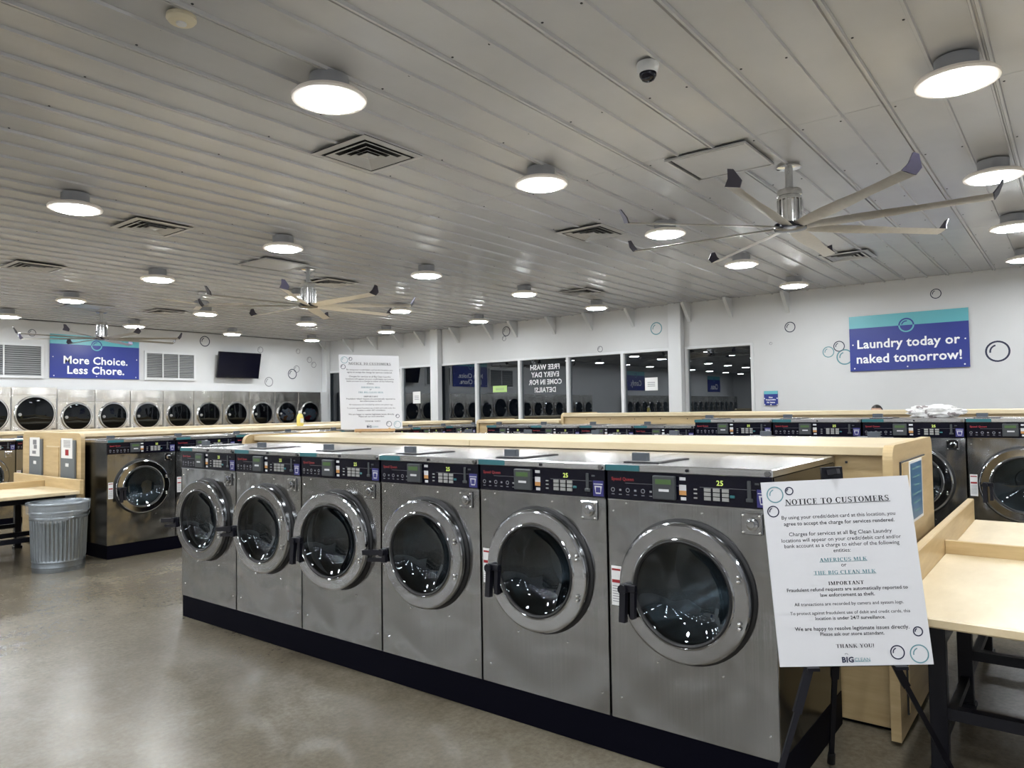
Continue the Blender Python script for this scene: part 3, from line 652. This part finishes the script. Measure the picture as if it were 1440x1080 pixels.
# ================================================================== FOLDING TABLES
def table(label, org, rz, L_, W_, zt, legs_u, hb=.15, hd=.075):
    # local: u along table length (+x away from the end board), v across (y 0..W_)
    e = empty('folding_table', label, 'table', org, rz)
    for v0, v1 in ((0, W_/2-.012), (W_/2+.012, W_)): MB().box(.03, L_, v0, v1, zt-.04, zt, .006).build('table_top', 'wood_top', e)
    MB().box(-.012, .03, -.002, W_+.002, zt-.045, zt+hb, .005).build('end_board', 'wood_h', e)
    MB().box(.03, L_, W_/2-.012, W_/2+.012, zt-.04, zt+hd, .004).build('divider', 'wood_h', e)
    for v in legs_u:
        for u in (.12, L_-.12):
            MB().box(u-.035, u+.035, v-.03, v+.03, .03, zt-.041, .003).build('leg', 'black', e)
            MB().box(u-.045, u+.045, v-.045, v+.045, 0, .03, .005).build('foot', 'black', e)
        MB().box(.155, L_-.155, v-.025, v+.025, .26, .31).build('rail', 'black', e); MB().box(.155, L_-.155, v-.025, v+.025, zt-.12, zt-.05).build('rail', 'black', e)
    MB().box(.10, .14, legs_u[0]+.03, legs_u[-1]-.03, .13, .17).build('rail', 'black', e); MB().box(.10, .14, legs_u[0]+.03, legs_u[-1]-.03, zt-.25, zt-.19).build('rail', 'black', e)
    return e
# right: table runs towards -Y from the poster end; v runs +X
table('maple folding table with raised end board at the right edge, beside the notice easel', (3.30, .655, 0), -math.pi/2, 2.1, 2.92, .80, [.44, 1.36, 2.41])
# left: runs towards -X from the grey-box end panel; v runs -Y -> use rz = pi
table('maple folding table with raised end board at the left edge, behind the trash can', (3.56, 11.02, 0), math.pi, 2.1, 2.04, .80, [.42, 1.25, 1.76], .12)

# ================================================================== TRASH CAN
e = empty('trash_can', 'galvanised steel trash can with clear liner beside the left washers', 'trash can', (3.235, 8.76, 0))
n = 176
MB().lathe([(0, .012), (.236, .012), (.242, 0), (.246, .02), (.246, .045), (.250, .05), (.250, .06), (.247, .07), (.248, .10), (.252, .105), (.252, .115), (.250, .12), (.252, .15), (.266, .52), (.268, .55), (.274, .56), (.274, .575), (.270, .58), (.272, .615), (.278, .62), (.278, .635), (.274, .64), (.277, .70), (.284, .705), (.287, .718), (.282, .728), (.274, .72), (.270, .70), (.24, .03), (0, .03)], n, rf=lambda r, h, a, j: r+(.0042*(1 if math.sin(44*a) > .1 else -1) if 12 <= j <= 14 else 0)).build('can_body', 'galvanised', e, 30)
random.seed(3); ph = [random.uniform(0, 6.28) for _ in range(6)]
def lf(r, h, a, j): return r+(.004+.006*math.sin(7*a+ph[0])+.005*math.sin(17*a+ph[1]))*(1 if j < 5 else -.2)
def zoff(a): return -.09*max(0, math.cos(a+1.75))**2
m = MB().lathe([(.284, -.10), (.290, -.08), (.291, -.05), (.294, -.01), (.293, .010), (.279, .012), (.266, -.04), (.255, -.2)], n, rf=lf)
m.v = [(x, y, z*(1+1.0*max(0, math.cos(math.atan2(y, x)+2.2))**2)+.722 if z < 0 and math.hypot(x, y) > .28 else z+.722) for x, y, z in m.v]
m.build('bag_liner', 'liner', e, 60)
for s_ in (0,):
    hm = MB(); prev = None
    for k in range(9):
        a = math.pi*k/8; pt = Vector((.283+.0, -.06*math.cos(a), .60-.05*math.sin(a)))
        if prev: hm.cyl(prev, pt, .006, 8)
        prev = pt
    hm.build('side_handle', 'galvanised', e, 40)

# ================================================================== DRYERS
def make_dryer(wd, zt, zcn, R, name):
    e = empty(name, '-', 'dryer'); h = wd/2-.003; dp = .265
    MB().box(-h, h, 0, dp, .0, zt).build('cabinet', 'steel_dryer', e)
    MB().box(-h+.004, h-.004, -.012, 0, zcn+R+.05, zt-.004, .003).build('header_panel', 'steel_dryer', e)
    for zc_ in (zcn, zcn-.88):
        fp_ = MB().box(-h+.004, h-.004, -.010, 0, zc_-R-.09, zc_+R+.045, .003).build('front_panel', 'steel_dryer', e)
        d = MB().lathe([(R+.035, -.010), (R+.035, -.030), (R+.02, -.045), (R, -.045), (R-.005, -.02), (R-.005, -.011)], 48, (0, 0, zc_), 'y').build('door_ring', 'silver', e, 30)
        MB().lathe([(R-.006, -.030), (R*.6, -.036), (0, -.038)], 48, (0, 0, zc_), 'y').build('door_glass', 'dryer_glass', d, 60)
        MB().lathe([(R-.002, -.0105), (0, -.0105)], 32, (0, 0, zc_), 'y').build('drum_mouth', 'black', d)
        MB().lathe([(0, -.062), (.026, -.060), (.032, -.040), (.032, -.036)], 16, (-R+.07, 0, zc_-.01), 'y').build('door_latch', 'keys', d, 40)
        MB().lathe([(0, -.03), (.034, -.028), (.036, -.01)], 16, (-h+.075, 0, zc_-R-.01), 'y').build('control_knob', 'navy_print', e, 40)
        MB().box(h-.10, h-.03, -.02, -.01, zc_-R-.05, zc_-R+.04, .003).build('coin_box', 'chrome', e)
        MB().box(h-.012, h-.004, -.03, -.01, zc_-R-.06, zc_+R-.02).build('hinge_strip', 'chrome', e)
    return e
SP, LP_, XD = .7415, .825, 6.148
ds = make_dryer(SP, 2.205, 1.632, .270, 'stack_dryer'); db = make_dryer(LP_, 2.245, 1.70, .340, 'large_dryer')
YF = YL-.30
first = True
for k in range(9):
    o = ds if k == 0 else copy_tree(ds); x = XD+(k+.5)*SP; o.location = (x, YF, 0)
    o['label'] = 'steel stack dryer with round black door, ' + (f'{ordn(k)} right of the large dryers' if k < 6 else ['third from the window corner', 'second from the window corner', 'closest to the window corner'][k-6]); o['group'] = 'stack dryers along the left wall'
for k in range(2):
    o = db if k == 0 else copy_tree(db); o.location = (XD-(k+.5)*LP_, YF, 0); o['group'] = 'large dryers along the left wall'
    o['label'] = ['large steel dryer with big round door below the More Choice sign', 'large steel dryer cut by the left edge of the picture'][k]
x = XD-2*LP_-SP/2; k = 0
while x > XB+.5:
    if not (-3.6 < x < -.6):
        o = copy_tree(ds); o.location = (x, YF, 0); o['label'] = 'steel stack dryer seen only mirrored in the windows'; o['group'] = 'stack dryers mirrored in the windows'
    x -= SP
struct(MB().box(XD+9*SP+.002, XW-.145, YF+.01, YL-.001, 0, 2.205).build('trim_5', 'white_trim'))
def lump(name, mat, c, r, sq, seed, label, cat, sub=4, amp=.28):
    bm = bmesh.new(); bmesh.ops.create_icosphere(bm, subdivisions=sub, radius=1); rnd = random.Random(seed)
    from mathutils import noise as nz
    off = Vector((rnd.uniform(0, 50), rnd.uniform(0, 50), rnd.uniform(0, 50)))
    for v in bm.verts:
        d = v.co.normalized(); f = 1+amp*nz.noise(d*2.2+off)+amp*.6*abs(nz.noise(d*5+off))
        v.co = Vector((d.x*r[0]*f, d.y*r[1]*f, max(d.z*r[2]*f, -sq)))
    me = bpy.data.meshes.new(name); bm.to_mesh(me); bm.free(); me.materials.append(MT[mat]); me.shade_smooth()
    return tag(link(name, me, None, c), label, cat)
def in_dryer(k, mat, seed, label):
    x = XD+(k+.5)*SP
    # laundry pressed against the inside of the glass
    lump('laundry', mat, (x-.01, YF-.021, 1.58), (.20, .006, .15), .14, seed, label, 'laundry', 4, .35)
in_dryer(7, 'laundry_a', 11, 'white and orange laundry tumbling behind a dryer door left of the yellow bottle'); in_dryer(8, 'laundry_b', 12, 'grey blue and red laundry in the dryer behind the yellow bottle')

# ================================================================== NOTICE BOARDS
SER = {}
def glyph(ch):
    m = MB(); t, n, s = .19, .07, .055
    V = lambda x, w_=t, y0=0, y1=1: m.add([(x, y0, 0), (x+w_, y0, 0), (x+w_, y1, 0), (x, y1, 0)], [(0, 1, 2, 3)])
    H = lambda x0, x1, y, h_=s: m.add([(x0, y, 0), (x1, y, 0), (x1, y+h_, 0), (x0, y+h_, 0)], [(0, 1, 2, 3)])
    def S(x, w_=t, top=True, bot=True):
        if bot: H(x-.09, x+w_+.09, 0)
        if top: H(x-.09, x+w_+.09, 1-s)
    Dg = lambda x0, y0, x1, y1, w_: m.add([(x0, y0, 0), (x0+w_, y0, 0), (x1+w_, y1, 0), (x1, y1, 0)], [(0, 1, 2, 3)])
    def A(cx, cy, rx, ry, a0, a1, tt=t, nn=n, k=20):
        vs_ = []
        for i in range(k+1):
            a = math.radians(a0+(a1-a0)*i/k); c_, s_ = math.cos(a), math.sin(a); vs_ += [(cx+rx*c_, cy+ry*s_, 0), (cx+(rx-tt)*c_, cy+(ry-nn)*s_, 0)]
        m.add(vs_, [(2*i, 2*i+2, 2*i+3, 2*i+1) for i in range(k)])
    w_ = .7
    if ch == 'I': V(.1); S(.1); w_ = .39
    elif ch == 'T': V(.27); S(.27, top=False); H(0, .73, 1-s); V(0, .05, .78, 1); V(.68, .05, .78, 1); w_ = .73
    elif ch == 'N': V(.08, n); S(.08, n, bot=True); V(.66, n); S(.66, n, bot=False); Dg(.06, 1, .56, 0, t); w_ = .82
    elif ch == 'O': A(.4, .5, .39, .52, 0, 360, k=32); w_ = .8
    elif ch in 'CG':
        A(.4, .5, .39, .52, 42, 318 if ch == 'C' else 330); V(.66, .05, .68, 1); w_ = .76
        if ch == 'G': V(.55, .17, .02, .44); H(.45, .80, .42)
    elif ch == 'E': V(.1); H(0, .62, 0); H(0, .6, 1-s); H(.2, .48, .49); V(.57, .05, 0, .24); V(.55, .05, .77, 1); V(.45, .05, .38, .64); w_ = .68
    elif ch == 'L': V(.1); S(.1); H(.1, .62, 0); V(.57, .05, 0, .26); w_ = .65
    elif ch == 'H': V(.1); S(.1); V(.56); S(.56); H(.1, .6, .48); w_ = .85
    elif ch == 'K': V(.1); S(.1); Dg(.28, .42, .62, 1, .08); H(.5, .82, 1-s); Dg(.36, .58, .64, 0, t); H(.55, .9, 0); w_ = .86
    elif ch == 'A': Dg(.08, 0, .34, 1, .08); Dg(.34, 1, .56, 0, t); Dg(.56, 0, .3, 1, t); H(0, .26, 0); H(.48, .84, 0); H(.2, .6, .3); w_ = .8
    elif ch == 'M': V(.1, n); S(.1, n); V(.76); S(.76); Dg(.1, 1, .40, .02, t); Dg(.40, .02, .76, 1, .08); w_ = 1.06
    elif ch == 'U': V(.1, t, .25, 1); S(.1, t, bot=False); V(.62, n, .25, 1); S(.62, n, bot=False); A(.395, .27, .295, .29, 180, 360, .15, n); w_ = .8
    elif ch == 'Y': V(.3, t, 0, .48); S(.3, t, top=False); Dg(.3, .45, .04, 1, t); Dg(.4, .45, .66, 1, .08); H(-.04, .3, 1-s); H(.56, .86, 1-s); w_ = .8
    elif ch in 'RPB':
        V(.1); S(.1); A(.32, .74, .33, .26, -90, 90); H(.1, .34, 1-n, n); H(.1, .34, .48, n)
        if ch == 'R': Dg(.34, .5, .58, 0, t); H(.52, .86, 0); w_ = .82
        if ch == 'P': w_ = .68
        if ch == 'B': A(.34, .26, .36, .27, -90, 90); H(.1, .36, 0, n); w_ = .74
    elif ch == 'S': A(.3, .75, .25, .27, 30, 235, .15, n); A(.32, .26, .27, .28, -145, 70, .15, n); Dg(.14, .60, .36, .36, .2) ; V(.50, .05, .70, 1); V(.05, .05, 0, .3); w_ = .62
    elif ch == '!': V(.08, .16, .3, 1); V(.08, .16, 0, .14); w_ = .36
    else: w_ = .34
    return m.v, m.f, w_
def serif(mb, st, cx, cy, width=None, ht=.03, z=0, under=False):
    x = 0; parts = []
    for ch in st:
        if ch not in SER: SER[ch] = glyph(ch)
        v, f, w_ = SER[ch]; parts.append((x, v, f)); x += w_+.08
    x -= .08; sx = width/x
    for px, v, f in parts: mb.add([(cx-width/2+(px+a)*sx, cy-ht/2+b*ht, z) for a, b, c in v], f)
    if under: mb.rect(cx, cy-ht*.62, width*1.02, ht*.09, z)
NL = [('By using your credit/debit card at this location, you', .205, .765, 0), ('agree to accept the charge for services rendered.', .240, .745, .006), ('Charges for services at all Big Clean Laundry', .298, .69, 0), ('locations will appear on your credit/debit card and/or', .331, .80, 0), ('bank account as a charge to either of the following', .362, .77, 0), ('entities:', .391, .115, 0), ('or', .472, .035, 0), ('Fraudulent refund requests are automatically reported to', .600, .80, .009), ('law enforcement as theft.', .627, .36, .009), ('All transactions are recorded by camera and system logs.', .677, .72, 0), ('To protect against fraudulent use of debit and credit cards, this', .724, .79, 0), ('location is under 24/7 surveillance.', .750, .46, .008), ('We are happy to resolve legitimate issues directly.', .807, .75, .009), ('Please ask our store attendant.', .833, .42, .009)]
def notice(mat4, W_, H_, parent, m0):
    f = lambda mb: mb.tr(m0 @ mat4)
    bd = f(MB().box(-W_/2, W_/2, -H_/2, H_/2, -.008, 0)).build('board', 'board_white', parent)
    Y = lambda fr: H_/2-fr*H_
    a = MB(); z = .0012
    serif(a, 'NOTICE TO CUSTOMERS', .005*W_, Y(.117), .70*W_, .030*H_, z, True)
    serif(a, 'IMPORTANT', .0, Y(.566), .235*W_, .0185*H_, z); serif(a, 'THANK YOU!', .01*W_, Y(.897), .25*W_, .019*H_, z)
    for st, fr, wf, bo in NL: a.text(st, 0, Y(fr), width=wf*W_, z=z, bold=bo)
    f(a).build('lettering', 'black_print', bd, fix=False)
    a = MB(); serif(a, 'AMERICUS MLK', 0, Y(.440), .315*W_, .019*H_, z, True); serif(a, 'THE BIG CLEAN MLK', 0, Y(.508), .41*W_, .019*H_, z, True)
    f(a).build('teal_lettering', 'teal_print', bd, fix=False)
    u = W_/700.
    a = MB()
    for x, y, r in ((-218, .055, 21), (-305, .165, 29), (299, .83, 23), (195, .935, 33)): a.bubble(x*u, Y(y), r*u, 5.5*u, z)
    f(a).build('bubble_print', 'navy_print', bd, fix=False)
    a = MB()
    for x, y, r in ((-288, .072, 41), (292, .945, 43)): a.bubble(x*u, Y(y), r*u, 5.5*u, z)
    f(a).build('bubble_print', 'teal_print', bd, fix=False)
    a = MB(); a.text('BIG', -34*u, Y(.968), width=54*u, z=z, bold=.04); a.ring(-38*u, Y(.945), 9*u, 2*u, z, .3, 2.6, 8); f(a).build('emblem', 'navy_print', bd, fix=False)
    a = MB(); a.text('CLEAN', 32*u, Y(.968), width=70*u, z=z); a.rect(32*u, Y(.978), 74*u, 2*u, z); f(a).build('emblem', 'teal_print', bd, fix=False)
    return bd
def board_m(c, yaw, tilt, roll):
    r = Vector((math.sin(yaw), -math.cos(yaw), 0)); n = Vector((math.cos(yaw), math.sin(yaw), 0)); u = Vector((0, 0, 1))*math.cos(tilt)+n*math.sin(tilt)
    r2 = r*math.cos(roll)+u*math.sin(roll); u2 = -r*math.sin(roll)+u*math.cos(roll); return plane_m(c, r2, u2), n, r2, u2
bm1, nn, rr, uu = board_m((3.062, .748, .998), .518, .131, .051)
base = Vector((3.1, .77, 0))
eb = empty('notice_board', 'white notice to customers board leaning on the black tripod easel', 'notice board', base); notice(bm1, .56, .711, eb, Matrix.Translation(-base))
# easel
hub = Vector((3.062, .748, .998))+uu*.04+nn*.05
es = empty('display_easel', 'black tripod display easel holding the notice board', 'easel', base)
B = lambda mb: mb.tr(Matrix.Translation(-base))
top = Vector((3.062, .748, .998))+uu*.375+nn*.035
lowm = Vector((3.062, .748, .998))-uu*.34+nn*.06
fl_ = hz(1068, 1195, 0.0); fr_ = hz(1345, 1100, 0.0); fb_ = hz(1164, 1072, 0.0); fb_.y = min(fb_.y, .955)
B(MB().bar(lowm, top, .03, .018, nn)).build('mast', 'black', es)
for ft in (fl_, fr_, fb_):
    a = hub+(ft-hub)*.03; kq = hub+(ft-hub)*.55
    B(MB().bar(a, kq, .030, .022, nn).bar(kq, Vector((ft.x, ft.y, .02)), .020, .016, nn)).build('leg', 'black', es)
    B(MB().cyl((ft.x, ft.y, 0), Vector((ft.x, ft.y, 0))+(hub-ft).normalized()*.06, .017, 10)).build('foot_cap', 'rubber', es)
B(MB().bar(top-rr*.035, top+rr*.045, .05, .022, nn).bar(top-rr*.01+uu*.005-nn*.02, top+rr*.02+uu*.012-nn*.045, .03, .02, uu)).build('clamp', 'black', es)
q = Vector((3.062, .748, .998))-uu*.362
for sg in (-1, 1): B(MB().bar(q+rr*sg*.16+nn*.05, q+rr*sg*.16-nn*.02, .045, .012, uu)).build('ledge_peg', 'black', es)
B(MB().bar(q+rr*-.20+nn*.035+uu*.004, q+rr*.20+nn*.035+uu*.004, .02, .02, uu)).build('ledge_bar', 'black', es)
# second notice on top of the front bulkhead
bm2, n2, r2, u2 = board_m((4.817, 5.515, 1.842), 1.052, .224, -.012)
base2 = Vector((4.817, 5.50, 1.431))
eb2 = empty('notice_board', 'white notice to customers board standing on top of the front bulkhead', 'notice board', base2); notice(bm2, .60, .75, eb2, Matrix.Translation(-base2))
et = empty('tabletop_easel', 'small wooden stand under the notice board on the bulkhead', 'easel', base2)
B2 = lambda mb: mb.tr(Matrix.Translation(-base2))
q = Vector((4.817, 5.515, 1.842))-u2*.375
B2(MB().bar(q-r2*.17-u2*.014-n2*.0, q+r2*.22-u2*.014-n2*.0, .05, .022, u2)).build('ledge', 'wood_dark', et)
for sg in (-.12, .17):
    a = q+r2*sg; B2(MB().bar((a.x, a.y, 1.445), a+u2*.30+n2*.028, .02, .018, n2)).build('upright', 'wood_dark', et)
    g = a+u2*.28+n2*.03; f_ = a+n2*.20; B2(MB().bar((f_.x, f_.y, 1.445), g, .018, .018, n2)).build('back_strut', 'wood_dark', et)

# ================================================================== WINDOW LETTERING, PAPERS AND PAINTED REFLECTION
m = MB(); lines = ['FREE WASH', 'EVERY DAY', 'COME IN FOR', 'DETAILS!']
pc = hx(766, 516, XW+.045); pz = [hx(766, y, XW+.045).z for y in (516, 526.5, 537, 548)]
for st, z, wd in zip(lines, pz, (.80, .76, .90, .58)): m.text(st, 0, z, width=wd, bold=.03, mirror=True, maxh=.118)
tag(m.tr(plane_m((XW+.046, pc.y, 0), (0, -1, 0), (0, 0, 1))).build('window_lettering', 'white_print', fix=False), 'white mirrored vinyl lettering on the window pane reading free wash every day', 'lettering')
def pane_paper_or_reflection(px, py, w_, h_, mat, label):
    p = hx(px, py, XW+.044); e = tag(MB().box(XW+.042, XW+.044, p.y-w_/2, p.y+w_/2, p.z-h_/2, p.z+h_/2).build('paper_notice_or_reflection', mat), label, 'paper')
    a = MB()
    for k in range(3): a.rect(0, h_*(.12-.14*k), w_*.6, h_*.05)
    a.tr(plane_m((XW+.0415, p.y, p.z), (0, -1, 0), (0, 0, 1))).build('print', 'grey_print', e, fix=False)
plain('lime_reflection', (.42, .60, .22), .6)  # colour of a reflected lit sign, painted as a strip on the glass
pane_paper_or_reflection(586, 559, .27, .30, 'paper', 'white paper taped inside the window beside the notice board')
pane_paper_or_reflection(916, 540, .28, .26, 'paper', 'white paper taped inside the fifth window pane, near the second column')
pane_paper_or_reflection(703, 547, .42, .15, 'lime_reflection', 'pale green painted sign reflection on the window pane left of the mirrored lettering')

# ================================================================== SMALL THINGS
e = empty('detergent_bottle', 'yellow detergent bottle with white cap on the left island bulkhead', 'bottle', (7.22, 9.98, 1.431))
MB().lathe([(0, 0), (.055, 0), (.062, .015), (.062, .13), (.05, .17), (.028, .20), (0, .20)], 24, rf=lambda r, h, a, j: r*(1-.25*abs(math.sin(a)))).build('bottle_body', 'yellow_plastic', e, 40)
MB().lathe([(0, .20), (.027, .20), (.027, .225), (.024, .245), (0, .245)], 16).build('cap', 'cap_white', e, 40)
MB().box(-.030, .030, -.050, -.0465, .05, .12).build('label', 'cap_white', e)
lump('crumpled_cloth', 'laundry_c', (8.62, 1.18, 1.545), (.11, .22, .065), .052, 5, 'crumpled white patterned cloth on top of a larger washer', 'cloth', 5, .5)
# person in the aisle behind the second island: only hair and forehead show
def person(x, y, H_):
    s = H_/1.72
    e = empty('person', 'person with dark hair standing behind the second island, only head top showing', 'person', (x, y, 0), math.pi)
    J = {'pel': (0, 0, .95), 'bel': (.01, 0, 1.10), 'ch': (.0, 0, 1.30), 'nk': (0, 0, 1.45), 'nk2': (.01, 0, 1.50), 'hd': (.02, 0, 1.57), 'hd2': (.015, 0, 1.64), 'hd3': (.0, 0, 1.685)}
    Rr = {'pel': (.15, .11), 'bel': (.135, .10), 'ch': (.155, .11), 'nk': (.06, .06), 'nk2': (.055, .055), 'hd': (.072, .085), 'hd2': (.080, .095), 'hd3': (.05, .06)}
    E_ = [('pel', 'bel'), ('bel', 'ch'), ('ch', 'nk'), ('nk', 'nk2'), ('nk2', 'hd'), ('hd', 'hd2'), ('hd2', 'hd3')]
    for sg, n_ in ((1, 'l'), (-1, 'r')):
        for nm, p_, r_ in (('hip', (0, .09, .90), .085), ('kn', (.02, .10, .50), .058), ('an', (-.01, .10, .09), .04), ('toe', (.15, .11, .035), .034), ('sh', (0, .18, 1.39), .055), ('el', (-.02, .24, 1.11), .042), ('wr', (.08, .23, .87), .028), ('hnd', (.12, .22, .79), .032), ('fin', (.14, .21, .71), .009)):
            J[nm+n_] = (p_[0], sg*p_[1], p_[2]); Rr[nm+n_] = (r_, r_)
        E_ += [('pel', 'hip'+n_), ('hip'+n_, 'kn'+n_), ('kn'+n_, 'an'+n_), ('an'+n_, 'toe'+n_), ('ch', 'sh'+n_), ('sh'+n_, 'el'+n_), ('el'+n_, 'wr'+n_), ('wr'+n_, 'hnd'+n_), ('hnd'+n_, 'fin'+n_)]
    ks = list(J); me = bpy.data.meshes.new('body'); me.from_pydata([Vector(J[k])*s for k in ks], [(ks.index(a), ks.index(b)) for a, b in E_], [])
    me.materials.append(MT['skin']); me.materials.append(MT['shirt']); me.materials.append(MT['trousers'])
    o = link('body', me, e); o.modifiers.new('skin', 'SKIN'); o.modifiers.new('sub', 'SUBSURF').levels = 2; o.modifiers['sub'].render_levels = 2
    for k, sv in zip(ks, me.skin_vertices[0].data): sv.radius = (Rr[k][0]*s, Rr[k][1]*s); sv.use_root = (k == 'pel')
    dg = bpy.context.evaluated_depsgraph_get(); m2 = bpy.data.meshes.new_from_object(o.evaluated_get(dg)); o.modifiers.clear(); o.data = m2; m2.shade_smooth()
    for p_ in m2.polygons: z = p_.center.z/s; p_.material_index = 2 if z < .98 and not (z < .92 and abs(p_.center.y)/s > .19) else (1 if z < 1.44 and z > .9 else 0)
    hm = MB(); n = 24; ring = []
    hc = Vector((-.008, 0, 1.615))*s
    for i in range(9):
        t = math.pi*.62*i/8
        for k in range(n):
            a = 2*math.pi*k/n; rr_ = 1.0
            fr = math.cos(a); tt = min(t, math.pi*.34) if fr > .45 else t
            ring.append((hc.x+.098*s*math.sin(tt)*math.cos(a), hc.y+.088*s*math.sin(tt)*math.sin(a), hc.z+.105*s*math.cos(tt)))
    hm.add(ring, [(i*n+k, i*n+(k+1) % n, (i+1)*n+(k+1) % n, (i+1)*n+k) for i in range(8) for k in range(n)]).build('hair', 'hair', e, 60)
    for sg in (-1, 1):
        MB().lathe([(0, .012), (.009, .008), (.012, 0), (.009, -.008), (0, -.012)], 10, (.088*s, sg*.032*s, 1.605*s)).build('eye', 'hair', e, 60)
    MB().add([(.095*s, -.012, 1.565*s), (.095*s, .012, 1.565*s), (.118*s, 0, 1.567*s), (.094*s, 0, 1.61*s)], [(0, 1, 2), (1, 3, 2), (3, 0, 2), (0, 3, 1)]).build('nose', 'skin', e)
    MB().box(.086*s, .094*s, -.022, .022, 1.538*s, 1.546*s).build('mouth', 'red_print', e)
person(11.9, 2.385, 1.63)

# small printed or fixed details that cannot be picked apart singly
for o in bpy.data.objects:
    if o.parent and o.type == 'MESH' and o.name.split('.')[0] in ('lettering', 'card_sticker', 'red_bars', 'small_print', 'cycle_icons', 'keypad', 'screws', 'front_screws', 'bolts', 'hinge_bolts', 'panel_screws', 'paper_print', 'poster_lines', 'print', 'teal_lettering', 'bubble_print', 'emblem', 'digits', 'logo', 'cup_mark', 'bubble_emblem', 'coin_slot'): o['kind'] = 'stuff'
